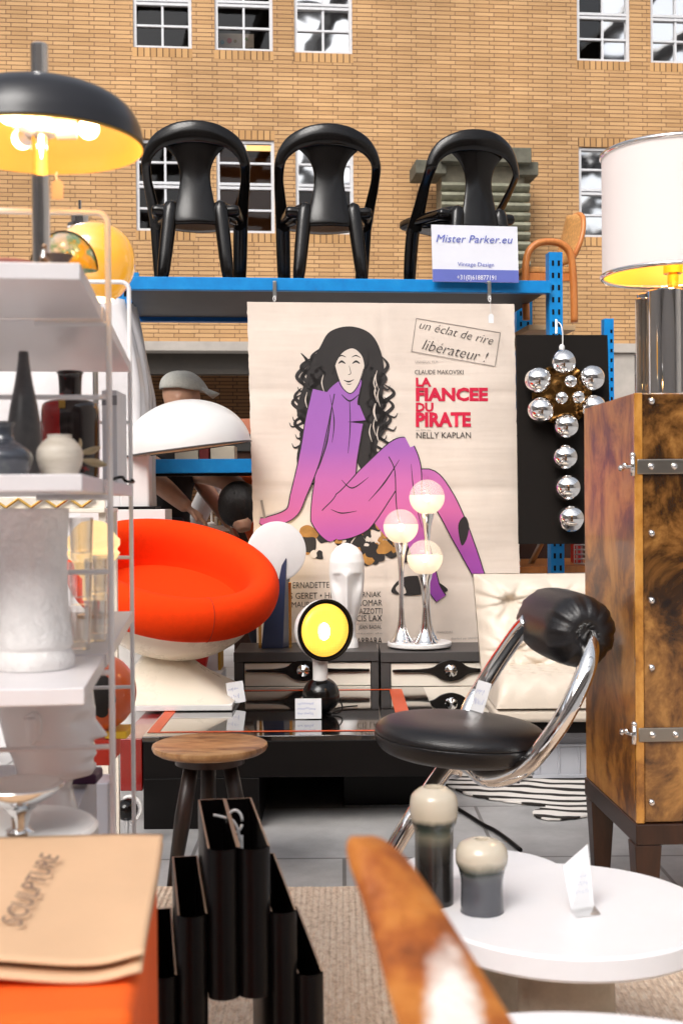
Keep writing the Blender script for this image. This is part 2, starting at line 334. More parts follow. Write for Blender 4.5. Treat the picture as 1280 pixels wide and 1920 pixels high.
for k, (x, z, wd, h, up) in enumerate(rects):
    col = k//2; fr = MB(); t = .045; y0, y1 = .03, .10
    fr.box2((x, y0, z), (x+t, y1, z+h)); fr.box2((x+wd-t, y0, z), (x+wd, y1, z+h))
    hz = z+h*.505
    for zz in (z, hz-.04, hz+.012, z+h-t): fr.box2((x+t, y0, zz), (x+wd-t, y1, zz+t*.8))
    for zz in (z+h*.25, z+h*.755): fr.box2((x+t, y0+.01, zz-.014), (x+wd-t, y1-.01, zz+.014))
    fr.box2((x+wd/2-.015, y0+.013, z+t*.8), (x+wd/2+.015, y1-.013, z+h-t))
    f = fr.build('window', frame_w, B, smooth=0)
    MB().box2((x-.01, -.004, z-.125), (x+wd+.01, .03, z-.005)).build('sill_course', bm_sold, f, smooth=0); MB().box2((x-.01, -.003, z+h+.003), (x+wd+.01, .03, z+h+.125)).build('lintel_course', bm_sold, f, smooth=0)
    xm = x+wd/2
    def pane(xa, za, xb, zb2, mm): MB().add([(xa,.075,za),(xb,.075,za),(xb,.075,zb2),(xa,.075,zb2)], [(0,1,2,3)]).build('pane', mm, f, smooth=0)
    left_m = glass_pane; right_m = glass_pane
    if col == 2: left_m = right_m = glass_mirror
    if col == 3: right_m = glass_mirror; left_m = glass_pane if up else glass_mirror
    if col == 4: left_m = right_m = glass_mirror
    low = glass_pane if (col == 2 and not up) else None
    pane(x+t, hz+.03, xm, z+h-t, left_m); pane(xm, hz+.03, x+wd-t, z+h-t, right_m)
    pane(x+t, z+t*.8, xm, hz-.03, low or left_m); pane(xm, z+t*.8, x+wd-t, hz-.03, low or right_m)
    rmat = warm_in if (k in (2, 4)) else dark_in
    m = MB(); X0, X1, Z0, Z1, Y0, Y1 = x-.25, x+wd+.25, z-.3, z+h+.2, .23, 1.6
    for q in ([(X0,Y1,Z0),(X1,Y1,Z0),(X1,Y1,Z1),(X0,Y1,Z1)], [(X0,Y0,Z0),(X0,Y1,Z0),(X0,Y1,Z1),(X0,Y0,Z1)], [(X1,Y0,Z0),(X1,Y1,Z0),(X1,Y1,Z1),(X1,Y0,Z1)], [(X0,Y0,Z0),(X1,Y0,Z0),(X1,Y1,Z0),(X0,Y1,Z0)], [(X0,Y0,Z1),(X1,Y0,Z1),(X1,Y1,Z1),(X0,Y1,Z1)]): m.add(q, [(0,1,2,3)])
    m.build('room', rmat, B, smooth=0, recalc=False)
lampm = emit('ceiling light', (1,.62,.25), 1.6)
a = bq(440, 264, .6); c = bq(512, 283, .6); MB().box2((a.x, .55, c.z), (c.x, .62, a.z)).build('room_light', lampm, B, smooth=0)
a = bq(411, 62, .5); c = bq(476, 90, .5); pc = MB().box2((a.x, .5, c.z), (c.x, .52, a.z)).build('picture', pale_in, B, smooth=0)
for (px, py, r, cc) in ((430, 76, 5, (.6,.04,.03)), (417, 79, 4, (.1,.4,.55)), (441, 77, 3, (.25,.2,.05)), (462, 73, 3, (.2,.35,.1))):
    p = bq(px, py, .49); MB().lathe([(r*17/F, 0), (r*17/F, .006)], 14, (p.x, .488, p.z), (0, 1, 0)).build('dot', mat('dot', cc, .6), pc, smooth=0)
# concrete lintel and the shaded arcade under it
zl = bq(640, 660).z
MB().box2((-16, -.06, zl), (16, .25, zb-.002)).build('lintel', concrete, B, bevel=.01)
MB().box2((-16, .26, zl-.28), (16, .5, zl+.02)).build('beam', mat('dark steel beam', (.06,.05,.04), .6), B, smooth=0)
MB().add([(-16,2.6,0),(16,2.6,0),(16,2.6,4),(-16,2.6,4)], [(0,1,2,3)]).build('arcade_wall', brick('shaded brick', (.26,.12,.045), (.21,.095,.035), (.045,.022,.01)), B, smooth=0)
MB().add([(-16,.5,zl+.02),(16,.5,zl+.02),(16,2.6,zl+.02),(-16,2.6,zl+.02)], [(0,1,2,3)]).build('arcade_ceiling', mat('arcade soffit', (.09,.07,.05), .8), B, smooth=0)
for x in (-9, -3.2, 3.9, 10): MB().box2((x-.3, .0, 0), (x+.3, .5, zl-.005)).build('pier', concrete, B, bevel=.01)

# unseen sides of the hall, added to cut side light and deepen reflections
hall_w = mat('pale hall wall', (.50,.47,.44), .8, var=.1, scale=1)  # pale instead of brick, to neutralise the warm bounce
O_ = T('unseen_building', 'unseen pale building behind the viewer, added for contrast and reflections', 'building', 640, 1, z=0); O_.root.location = (0, -13, 0)
MB().add([(-17,0,0),(17,0,0),(17,0,9.5),(-17,0,9.5)], [(0,1,2,3)]).build('wall', hall_w, O_, smooth=0)
m = MB()
for k in range(-6, 7):
    for zz in (.2, 4.4): m.box2((k*2.5-.55, .01, zz), (k*2.5+.55, .08, zz+2.3))
m.build('glazing', dark_in, O_, smooth=0)
for sx, nm in ((-15.5, 'unseen pale side wall on the left, added to cut side light'), (15.5, 'unseen pale side wall on the right, added to cut side light')):
    O_ = T('unseen_side_wall', nm, 'wall', 640, 1, z=0); O_.root.location = (sx, 2, 0); O_.root.rotation_euler = (0, 0, PI/2)
    MB().add([(-15,0,0),(15,0,0),(15,0,9.5),(-15,0,9.5)], [(0,1,2,3)]).build('wall', hall_w, O_, smooth=0)

# moss-dark ventilation turret on the facade
V = T('vent_turret', 'mossy dark stone turret with a stepped cap and ridged sides on the brick facade', 'turret', 886, 16.85, z=0, yaw=.10)
def vb(x0, y0, x1, y1, d0, d1, mm): a = V.q(x0, y1); c = V.q(x1, y0); mm.box2((a.x, d0, a.z), (c.x, d1, c.z))
m = MB(); vb(822, 322, 972, 640, -.30, .12, m); m.build('shaft', mat('turret stone', (.20,.18,.13), .8, var=.3, bump=.4, scale=4), V, bevel=.01)
m = MB(); vb(815, 297, 978, 322, -.52, .12, m); m.build('cap', stone_dk, V, bevel=.012)
for (x0, x1, yy) in ((770, 826, 316), (958, 994, 319)):
    m = MB(); vb(x0, yy, x1, yy+24, -.42, .12, m); m.build('corbel', stone_dk, V, bevel=.012)
m = MB(); a = V.q(822, 352); c = V.q(976, 352); z = a.z
while z > V.q(886, 640).z:
    pts = [(0, 0), (-.07, -.02), (-.09, -.06), (-.05, -.1), (0, -.125)]
    m.add([(a.x-.03, -.30+p[0], z+p[1]) for p in pts]+[(c.x+.03, -.30+p[0], z+p[1]) for p in pts], [(i, i+1, i+6, i+5) for i in range(4)]); z -= .13
m.build('ridge', mat('ridge stone', (.22,.215,.155), .8, var=.35, scale=7, bump=.3), V, smooth=60)

# ------------------------------------------------------------------ rugs
def rug_mat():
    m = ramp_mat('jute', [(.3,(.52,.36,.25)),(.5,(.78,.59,.44)),(.7,(.88,.74,.59))], 70, .95, stretch=(1,.5,1)); n = m.node_tree.nodes; L = m.node_tree.links
    tc = [x for x in n if x.type == 'TEX_COORD'][0]; wv = n.new('ShaderNodeTexWave'); wv.bands_direction = 'X'; wv.inputs['Scale'].default_value = 20; wv.inputs['Distortion'].default_value = 2.5; wv.inputs['Detail Scale'].default_value = 4
    L.new(tc.outputs['Object'], wv.inputs[0]); b = n.new('ShaderNodeBump'); b.inputs['Strength'].default_value = .8; b.inputs['Distance'].default_value = .006; L.new(wv.outputs[1], b.inputs['Height']); L.new(b.outputs[0], n['Principled BSDF'].inputs['Normal']); return m
random.seed(3)
def edge(n, a, b): return [(a[0]+(b[0]-a[0])*i/n+random.uniform(-.006,.006), a[1]+(b[1]-a[1])*i/n+random.uniform(-.008,.008)) for i in range(n)]
out = edge(30, (-.95,1.2), (1.6,1.2))+edge(30, (1.6,1.2), (1.6,3.26))+edge(60, (1.6,3.26), (-.95,3.32))+edge(30, (-.95,3.32), (-.95,1.2))
m = MB().prism(out, 0, 0, lambda x, y, z: (x, z, y)); m.v = [(v[0], v[1], (.004 if i < len(out) else .013)) for i, v in enumerate(m.v)]
tag(m.build('jute_rug', rug_mat(), smooth=0), 'pale woven jute rug under the white round tables in the foreground', 'rug')
def zebra_mat():
    m = bpy.data.materials.new('zebra hide'); m.use_nodes = True; n = m.node_tree.nodes; L = m.node_tree.links; p = n['Principled BSDF']
    tc = n.new('ShaderNodeTexCoord'); mp = n.new('ShaderNodeMapping'); mp.inputs['Rotation'].default_value = (0,0,R(8)); L.new(tc.outputs['Object'], mp.inputs[0])
    wv = n.new('ShaderNodeTexWave'); wv.bands_direction = 'Y'; wv.inputs['Scale'].default_value = 4.0; wv.inputs['Distortion'].default_value = 7; wv.inputs['Detail'].default_value = 2; wv.inputs['Detail Scale'].default_value = .8
    L.new(mp.outputs[0], wv.inputs[0]); r = n.new('ShaderNodeValToRGB'); r.color_ramp.elements[0].position = .30; r.color_ramp.elements[1].position = .42
    r.color_ramp.elements[0].color = (.02,.015,.012,1); r.color_ramp.elements[1].color = (.74,.69,.64,1); L.new(wv.outputs[1], r.inputs[0]); L.new(r.outputs[0], p.inputs['Base Color']); p.inputs['Roughness'].default_value = .85
    return m
def fl(px, py, z=0): d = ray(px, py); t = (z-EYE.z)/d.z; p = EYE+d*t; return (p.x, p.y)
pts = [fl(*p) for p in ((820,1452),(838,1476),(880,1494),(950,1506),(1005,1512),(1022,1516),(1000,1526),(1010,1537),(1060,1540),(1104,1532),(1120,1515),(1117,1500),(1135,1490),(1200,1480),(1230,1462),(1210,1440),(1000,1436),(880,1436))]
zp = [(p.x, p.y) for p in cat([(a, b, 0) for a, b in pts], 5, True)]
zp = [(x+random.uniform(-.006,.006), y+random.uniform(-.008,.008)) for x, y in zp]
m = MB().prism(zp, 0, 0, lambda x, y, z: (x, z, y)); m.v = [(v[0], v[1], (.004 if i < len(zp) else .010)) for i, v in enumerate(m.v)]
tag(m.build('zebra_rug', zebra_mat(), smooth=0), 'black and white zebra hide rug lying on the grey stone floor', 'rug')

# ------------------------------------------------------------------ the blue rack with its upper deck
K = T('storage_rack', 'tall blue steel storage rack carrying the row of black chairs on its top deck', 'rack', 640, 5.42, z=0, yaw=.10)
def kb(x0, y0, x1, y1, o0, o1, mm): a = K.q(x0, y1, o0); c = K.q(x1, y0, o0); mm.box2((a.x, o0, a.z), (c.x, o1, c.z)); return mm
zt = K.q(640, 522).z; XL = K.q(232, 530).x; XR = K.q(1032, 530).x
YB = .92                                                                       # rack depth
def beam(z0, z1, y0, sign, mm):
    mm.box2((XL, y0, z0), (XR, y0+.045*sign, z1)); return mm
o = MB(); zf0 = K.q(640, 546).z
m = MB(); m.prism([(0,zf0),(0,zt),(.05,zt),(.05,zt-.028),(.036,zt-.028),(.036,zf0)], XL, XR, lambda a, b, c: (b, a, c)); m.build('front_beam', blue, K, bevel=.003)
m = MB(); m.box2((XL, YB-.05, zf0-.01), (XR, YB, zt-.01)); m.build('rear_beam', bluedk, K, bevel=.003)
m = MB(); m.box2((XL+.01, .04, zt-.045), (XR-.01, YB-.052, zt-.029)); m.build('deck', mat('dark chipboard', (.035,.03,.028), .5), K, smooth=0)
def upright(px0, px1, off, ztop, mm=blue):
    a = K.q(px0, 700, off); c = K.q(px1, 700, off); x0, x1 = a.x, c.x; m = MB(); t = .004
    m.box2((x0, off, 0), (x1, off+t, ztop)); m.box2((x0, off+t, 0), (x0+t, off+.06, ztop)); m.box2((x1-t, off+t, 0), (x1, off+.06, ztop))
    u = m.build('upright', mm, K, smooth=0); h = MB(); z = ztop-.05
    while z > .05:
        for f in (.28, .72):
            xx = x0+(x1-x0)*f; h.box2((xx-.005, off-.0012, z-.012), (xx+.005, off+.001, z+.012))
        z -= .055
    h.build('slot', black_matte, u, smooth=0); return u
ztop = K.q(1040, 470).z
upright(1030, 1055, .03, ztop); upright(968, 998, YB-.02, K.q(985, 512, YB).z)
upright(222, 242, .03, K.q(237, 458, .03).z); upright(246, 262, YB-.02, K.q(250, 512, YB).z)
m = MB(); a = K.q(1042, 1010, .06); 
for (z0, z1) in ((.35, .95), (.95, .42), (1.55, 1.95), (1.5, 1.1)):
    m.tube([(XR+.02, .08, z0), (XR-.02, YB-.02, z1)], .014, 8)
m.build('brace', steel, K)
zl0, zl1 = K.q(380, 892, .5).z, K.q(380, 861, .5).z
m = MB(); m.box2((XL, .46, zl0+.012), (XR, .5, zl1)); m.build('lower_beam', blue, K, bevel=.003)
m = MB(); m.box2((XL, .505, zl0), (XR, .64, zl1-.03)); m.build('lower_deck', black_matte, K, smooth=0)
# low pine deck behind the panel and poster, with the odd goods on it
zq = K.q(1040, 1063, .06).z
m = MB(); m.box2((K.q(968, 1060, .1).x, .1, zq-.03), (K.q(1300, 1060, .1).x, YB-.06, zq)); m.build('low_deck', orangewood, K, smooth=0)
m = MB(); m.box2((K.q(968, 1060, .1).x, YB-.05, zq), (K.q(1300, 1060, .1).x, YB-.04, zq+.75)); m.build('back_board', mat('brown board', (.06,.025,.014), .6), K, smooth=0)
P2 = T('rack_upright', 'separate perforated blue rack upright standing right of the black panel', 'upright', 1141, 5.75, z=0, yaw=.10)
a = P2.q(1132, 597); c = P2.q(1150, 597); m = MB(); m.box2((a.x, 0, 0), (c.x, .05, a.z)); m.build('post', blue, P2, bevel=.003)
m = MB(); z = a.z-.06
while z > .5: m.box2((c.x-.018, -.0015, z-.008), (c.x-.008, .001, z+.008)); z -= .045
m.build('slot', black_matte, P2, smooth=0)

# ------------------------------------------------------------------ black stacking chairs on the deck
def make_stack_chair():
    t = T('plastic_chair', 'glossy black plastic armchair, leftmost of three on the blue rack', 'chair', 368, 5.55, z=0, group='black chairs on the blue rack')
    def bend(x): return 1.35*x*x
    def strip(pts, hw, name, yo=0.0, arm=False, th=.016):
        """band in the bent back surface: centre line points (x,z) with half widths along the local normal"""
        P = cat([(p[0], 0, p[1]) for p in pts], 8); n = len(P); m = MB(); vs = []
        for i, p in enumerate(P):
            d = (P[min(i+1,n-1)]-P[max(i-1,0)]).normalized(); nr = Vector((-d.z, 0, d.x)); hwid = lerp1(i/(n-1), [k/(len(hw)-1) for k in range(len(hw))], hw)
            for sgn in (-1, -.5, 0, .5, 1):
                q = p+nr*hwid*sgn; y = bend(q.x)+yo - .02*(1-sgn*sgn)*.5
                if arm: y += max(0, .60-q.z)*1.1
                vs.append((q.x, y, q.z))
        m.add(vs, [(i*5+k, i*5+k+1, i*5+k+6, i*5+k+5) for i in range(n-1) for k in range(4)])
        return m.build(name, black_gloss, t, sub=1, solid=th, smooth=180)
    strip([(-.205,.34),(-.222,.46),(-.234,.55),(-.226,.63),(-.175,.695),(-.09,.727),(0,.735),(.09,.727),(.175,.695),(.226,.63),(.234,.55),(.222,.46),(.205,.34)], [.036,.026,.021,.026,.042,.052,.054,.052,.042,.026,.021,.026,.036], 'back_rail', arm=True)
    m = MB(); vs = []; prof = [(.715,.165),(.69,.165),(.665,.135),(.63,.098),(.585,.078),(.54,.070),(.49,.074),(.44,.084),(.40,.092),(.365,.105),(.33,.108),(.295,.106)]
    for z, hw in prof:
        for k in range(9):
            x = hw*(k/4-1); vs.append((x, bend(x)+.006+(.02*math.sin((z-.36)*8))-.01*(1-(k/4-1)**2), z))
    m.add(vs, [(i*9+k, i*9+k+1, i*9+k+10, i*9+k+9) for i in range(len(prof)-1) for k in range(8)]); m.build('back_splat', black_gloss, t, sub=1, solid=.014, smooth=180)
    m = MB(); m.grid(lambda u, v: ((u-.5)*(.42+.06*v), .03+.43*v, .365+.03*v+.02*math.cos((u-.5)*PI*2)*-.5-.05*max(0, v-.85)), 14, 12); m.build('seat', black_gloss, t, sub=1, solid=.055, smooth=180)
    for s in (-1, 1):
        m = MB(); m.tube([(s*.112,.03,.425),(s*.122,.022,.33),(s*.14,.0,.16),(s*.158,-.02,0)], [.038,.037,.034,.031], 12, flat=.8, up=(1,0,0)); m.build('leg', black_gloss, t, sub=1, smooth=180)
        m = MB(); m.tube([(s*.208,.30,.42),(s*.205,.36,.33),(s*.20,.40,.16),(s*.192,.43,0)], [.038,.038,.036,.031], 12, flat=.6, up=(1,0,0)); m.build('leg', black_gloss, t, sub=1, smooth=180)
        m = MB(); m.tube([(s*.105,.03,.375),(s*.15,.10,.375),(s*.205,.30,.385)], [.05,.05,.045], 12, flat=.35, up=(0,0,1)); m.build('seat_side', black_gloss, t, sub=1, smooth=180)
    return t
ch = make_stack_chair()
DECK = zt-.029
def on_deck(px, off): p = K.q(px, 500, off); return K.base + K.ux*p.x + K.n*off + Vector((0, 0, DECK))
SCL = .94
ch.root.scale = (SCL, SCL, SCL); ch.root.location = on_deck(367, .10); ch.root.rotation_euler = (0, 0, .06)
dup(ch, on_deck(619, .10), 'glossy black plastic armchair, middle of three, facing away on the blue rack', .10)
dup(ch, on_deck(903, .14), 'glossy black plastic armchair turned sideways above the white shop sign', .38)
# ------------------------------------------------------------------ lettering
def text(s, name, m, parent, x0, z0, h=None, x1=None, y=0, shear=0, offset=0, rot=0, scale_h=None):
    """flat lettering in the parent's x-z plane; lower left at (x0,z0), cap height h, stretched to reach x1"""
    cu = bpy.data.curves.new(name, 'FONT'); cu.body = s; cu.shear = shear; cu.offset = offset; cu.size = 1; cu.resolution_u = 2
    o = bpy.data.objects.new(name, cu); me = bpy.data.meshes.new_from_object(o); bpy.data.objects.remove(o); bpy.data.curves.remove(cu)
    X = [v.co.x for v in me.vertices]; xa, xb = min(X), max(X); sz = h/.729
    sx = (x1-x0)/(xb-xa) if x1 is not None else sz
    c, n = math.cos(rot), math.sin(rot)
    for v in me.vertices:
        a, b = (v.co.x-xa)*sx, v.co.y*sz
        v.co = (x0+a*c-b*n, y, z0+a*n+b*c)
    me.materials.append(m); ob = bpy.data.objects.new(name, me); COL.objects.link(ob); ob.parent = parent.root if isinstance(parent, T) else parent
    return ob
def scribble(t, mid, w, h, rows, m, y=-.0008, seed=1, parent=None, name='handwriting'):
    """pen strokes as handwriting on a tag; mid = centre (x,z)"""
    rr = random.Random(seed); mb = MB()
    for r in range(rows):
        z = mid[1]+h*(.5-(r+.5)/rows); x = mid[0]-w/2; ww = w*rr.uniform(.7, 1)
        pts = []; k = 0
        while x < mid[0]-w/2+ww:
            pts.append((x, z+(h/rows)*rr.uniform(.05, .36)*(1 if k % 2 else -1))); x += w*rr.uniform(.03, .07); k += 1
            if rr.random() < .13 and len(pts) > 2:
                band(mb, pts, w*.010, y); pts = []; x += w*.05
        if len(pts) > 1: band(mb, pts, w*.010, y)
    return mb.build(name, m, parent if parent is not None else t, smooth=0, recalc=False)
def band(mb, pts, hw, y):
    P = [Vector((p[0], 0, p[1])) for p in pts]; n = len(P); vs = []
    H = hw if isinstance(hw, (list, tuple)) else [hw]
    for i, p in enumerate(P):
        d = P[min(i+1,n-1)]-P[max(i-1,0)]; d = d.normalized() if d.length > 0 else Vector((1,0,0)); nr = Vector((-d.z,0,d.x)); a = lerp1(i/(n-1), [k/max(1,len(H)-1) for k in range(len(H))], H)
        vs += [(p.x+nr.x*a, y, p.z+nr.z*a), (p.x-nr.x*a, y, p.z-nr.z*a)]
    mb.add(vs, [(2*i, 2*i+1, 2*i+3, 2*i+2) for i in range(n-1)])
# ------------------------------------------------------------------ poster
PO = T('poster', 'large cream film poster with a purple seated figure and red lettering hanging from the rack', 'poster', 713, 5.40, z=0, yaw=.085)
pq = PO.q
def poster_mat():
    m = mat('aged poster paper', (.76,.65,.56), .55, var=.08, scale=3.5); n = m.node_tree.nodes; L = m.node_tree.links
    tc = [x for x in n if x.type == 'TEX_COORD'][0]; mp = n.new('ShaderNodeMapping'); mp.inputs['Scale'].default_value = (.6, 1, 5.5); L.new(tc.outputs['Object'], mp.inputs[0])
    nz = n.new('ShaderNodeTexNoise'); nz.inputs['Scale'].default_value = 1.6; nz.inputs['Detail'].default_value = 3; L.new(mp.outputs[0], nz.inputs[0])
    b = n.new('ShaderNodeBump'); b.inputs['Strength'].default_value = 1; b.inputs['Distance'].default_value = .006; L.new(nz.outputs[0], b.inputs['Height']); L.new(b.outputs[0], n['Principled BSDF'].inputs['Normal']); return m
c4 = [pq(463, 566), pq(963, 570), pq(977, 1236), pq(482, 1236)]
tl, tr, br, bl = c4; m = MB(); rr = random.Random(5); NU, NV = 84, 100
def pf(u, v):
    a = tl.lerp(tr, u); b = bl.lerp(br, u); p = a.lerp(b, v); e = min(u, 1-u)
    return (p.x+(rr.uniform(-.0015,.0015) if u in (0,1) else 0), .0012*math.sin(v*34+u*3)+.0008*math.sin(u*9+v*11)+.004*(math.exp(-((u-.5)/.012)**2)+math.exp(-((v-.25)/.010)**2)+math.exp(-((v-.52)/.010)**2)+math.exp(-((v-.78)/.010)**2)), p.z)
m.grid(pf, NU, NV); m.build('sheet', poster_mat(), PO, smooth=180)
def art(name, col, rough=.6, var=.04): return mat(name, col, rough, var=var)
red_i = art('poster red', (.62,.004,.045)); blk_i = art('poster black', (.022,.018,.017), var=.25); gry_i = art('poster grey', (.36,.31,.28)); face_i = art('poster pale', (.70,.61,.53)); tan_i = art('poster ochre', (.42,.20,.045), var=.5); linei = art('poster line', (.3,.25,.22))
def purple_mat():
    m = mat('poster purple', (.3,.06,.4), .6); n = m.node_tree.nodes; L = m.node_tree.links; cr = [x for x in n if x.type == 'VALTORGB'][0]
    tc = [x for x in n if x.type == 'TEX_COORD'][0]; sp = n.new('ShaderNodeSeparateXYZ'); L.new(tc.outputs['Object'], sp.inputs[0])
    mr = n.new('ShaderNodeMapRange'); mr.inputs[1].default_value = pq(713, 1120).z; mr.inputs[2].default_value = pq(713, 720).z; L.new(sp.outputs['Z'], mr.inputs[0]); L.new(mr.outputs[0], cr.inputs[0])
    e = cr.color_ramp.elements; e[0].position = 0; e[0].color = (.30,.06,.38,1); e[1].position = 1; e[1].color = (.33,.12,.45,1)
    for p, c in ((.2,(.38,.07,.38,1)),(.40,(.60,.13,.34,1)),(.55,(.56,.14,.40,1)),(.70,(.37,.12,.45,1))): x = e.new(p); x.color = c
    return m
pur_i = purple_mat()
LY = [-.0023]
def P2d(pts): return [(lambda p: (p.x, p.z))(pq(a, b)) for a, b in pts]
def shape(name, pts, m, smooth=6, closed=True):
    LY[0] -= .00006; q = cat([(a, 0, b) for a, b in P2d(pts)], smooth, True); mb = MB(); mb.add([(p.x, LY[0], p.z) for p in q], [tuple(range(len(q)))]); return mb.build(name, m, PO, smooth=0, recalc=False)
def stroke(mb, pts, wid, y): q = cat([(a, 0, b) for a, b in P2d(pts)], 8); band(mb, [(p.x, p.z) for p in q], [x*PO.s for x in wid], y)
def limb(pts, wid, name='figure_limb'):
    LY[0] -= .00006; mb = MB(); stroke(mb, pts, [x+2 for x in wid], LY[0]); mb.build(name+'_outline', blk_i, PO, smooth=0, recalc=False)
    LY[0] -= .00006; mb = MB(); stroke(mb, pts, wid, LY[0]); mb.build(name, pur_i, PO, smooth=0, recalc=False)
# a plain, faceless seated figure: long dark hair, a smooth purple suit, one knee raised, on a dark heap
rr = random.Random(11)
shape('drawn_hair', [(600,650),(618,622),(655,612),(692,624),(712,655),(720,700),(716,760),(724,800),(706,835),(708,870),(690,900),(665,860),(640,830),(600,880),(572,915),(556,860),(570,800),(556,770),(570,720),(584,680)], blk_i)
LY[0] -= .00008; mb = MB()
for k in range(46):
    x = rr.uniform(560, 600) if k % 2 else rr.uniform(692, 722); y = rr.uniform(650, 850); d = rr.choice((-1, 1))
    a_ = rr.uniform(.7, 1.5); stroke(mb, [(x, y), (x+d*13*a_, y+18), (x-d*9*a_, y+44), (x+d*12*a_, y+62), (x+d*18*a_, y+54)], [.5, 3.4, 3.6, 1.6, .4], LY[0])
mb.build('drawn_curl', blk_i, PO, smooth=0, recalc=False)
LY[0] -= .00008; mb = MB()
for k in range(18):
    x = rr.uniform(575, 612) if k % 2 else rr.uniform(690, 712); y = rr.uniform(690, 840); stroke(mb, [(x, y), (x-3, y+16), (x+2, y+34)], [.3, 1.1, .2], LY[0])
mb.build('drawn_highlight', face_i, PO, smooth=0, recalc=False)
for k in range(44):
    x = rr.gauss(675, 62); y = rr.gauss(1010, 26)+abs(x-675)*.12; r = rr.uniform(9, 20); x = min(max(x, 575), 905); y = min(y, 1040)
    shape('drawn_heap', [(x+r*rr.uniform(.6,1.2)*math.cos(a), y+r*rr.uniform(.6,1.2)*math.sin(a)) for a in [2*PI*i/8 for i in range(8)]], blk_i if k % 3 else tan_i, 4)
for k in range(16):
    x = rr.gauss(675, 50); y = rr.gauss(1012, 18); r = rr.uniform(5, 10)
    shape('drawn_heap', [(x+r*rr.uniform(.5,1.2)*math.cos(a), y+r*rr.uniform(.5,1.2)*math.sin(a)) for a in [2*PI*i/7 for i in range(7)]], face_i if k % 2 else tan_i, 4)
shape('drawn_heap', [(733,1110),(752,1084),(790,1080),(822,1092),(838,1108),(800,1112),(770,1116)], blk_i)
shape('drawn_heap', [(748,1112),(741,1103),(750,1094),(757,1100),(760,1112)], face_i)
limb([(705,985),(770,930),(800,902),(832,940),(862,1000),(893,1070),(906,1110)], [30,27,22,21,18,11,9])
shape('drawn_heap', [(858,985),(870,968),(878,985),(874,1010),(864,1022)], blk_i)
limb([(640,790),(632,860),(628,905),(634,965),(650,1000)], [40,36,38,52,34], 'figure_torso')
limb([(618,985),(660,960),(705,905),(750,850),(768,838)], [30,44,38,28,16], 'figure_thigh')
limb([(752,846),(764,880),(768,960),(790,1040),(812,1100),(826,1122)], [25,24,23,18,11,10])
limb([(660,720),(640,752),(642,792)], [17,33,43], 'figure_shoulder')
limb([(606,734),(594,790),(580,860),(560,925),(545,962),(505,978),(487,976)], [20,21,19,14,10,9,4], 'figure_arm')
shape('drawn_neckline', [(640,712),(652,742),(668,742),(676,712)], pur_i)
shape('drawn_face', [(627,680),(630,656),(648,646),(668,648),(682,664),(681,694),(671,722),(656,738),(640,722)], face_i)
shape('drawn_fringe', [(622,700),(624,655),(648,634),(676,640),(690,668),(684,690),(678,668),(662,654),(644,660),(632,676)], blk_i)
LY[0] -= .00008; mb = MB()
for pts, wd in (([(634,682),(640,678),(647,682)], [.6,2.2,.8]), ([(660,682),(667,678),(674,682)], [.6,2.2,.8]), ([(633,671),(640,667),(648,670)], [.4,1.3,.4]), ([(659,670),(667,667),(675,671)], [.4,1.3,.4]), ([(654,686),(657,700),(652,703)], [.3,.7,.5]), ([(644,713),(653,716),(663,712)], [.4,1.6,.4]), ([(649,720),(654,721),(659,720)], [.3,.8,.3]), ([(628,690),(638,722),(656,738),(671,722),(681,692)], [.5,.9,1,.9,.5])): stroke(mb, pts, wd, LY[0])
mb.build('drawn_feature', blk_i, PO, smooth=0, recalc=False)
LY[0] -= .00008; mb = MB()
for pts, wd in (([(622,765),(612,830),(596,880)], [.4,1.6,.4]), ([(640,900),(660,915),(690,895)], [.4,1.3,.3]), ([(690,940),(720,905),(748,862)], [.3,1.4,.4]), ([(640,740),(655,752),(672,740)], [.5,1.6,.5]), ([(655,752),(656,800),(652,850)], [.5,.9,.3]), ([(770,870),(776,930),(790,990)], [.3,1.2,.3]), ([(620,955),(640,962),(668,958)], [.3,1.2,.3]), ([(618,740),(626,790),(622,830)], [.3,1.1,.3])): stroke(mb, pts, wd, LY[0])
mb.build('drawn_fold', blk_i, PO, smooth=0, recalc=False)
LY[0] -= .00008; mb = MB(); stroke(mb, [(490,938),(496,972)], [2.2,2.2], LY[0]); mb.build('drawn_stick', linei, PO, smooth=0, recalc=False)
ys = -.0026
def ptext(s, x0, yb, x1, hpx, m, shear=0, off=0, rot=0):
    a = pq(x0, yb); b = pq(x1, yb); return text(s, 'lettering', m, PO, a.x, a.z, hpx*PO.s, b.x, ys, shear, off, rot)
ptext('LA', 779, 724, 808, 16, red_i, off=.045); ptext('FIANCEE', 779, 751, 914, 24, red_i, off=.045); ptext('DU', 779, 771, 812, 16, red_i, off=.045); ptext('PIRATE', 779, 799, 882, 26, red_i, off=.045)
ptext('CLAUDE MAKOVSKI', 777, 702, 868, 9, blk_i); ptext('NELLY KAPLAN', 780, 822, 882, 12, blk_i)
ptext('UNIVERSAL FILM', 778, 681, 820, 5, gry_i); ptext('un film de', 779, 808, 807, 4, gry_i)
ptext('un éclat de rire', 785, 616, 925, 17, blk_i, shear=.3, off=-.012, rot=-.215); ptext('libérateur !', 790, 655, 914, 21, blk_i, shear=.3, off=-.012, rot=-.2)
mb = MB()
fr4 = P2d([(780,597),(937,624),(927,687),(771,659),(780,597)])
for i in range(4): band(mb, [fr4[i], fr4[i+1]], .0016, ys)
mb.build('lettering_frame', linei, PO, smooth=0, recalc=False)
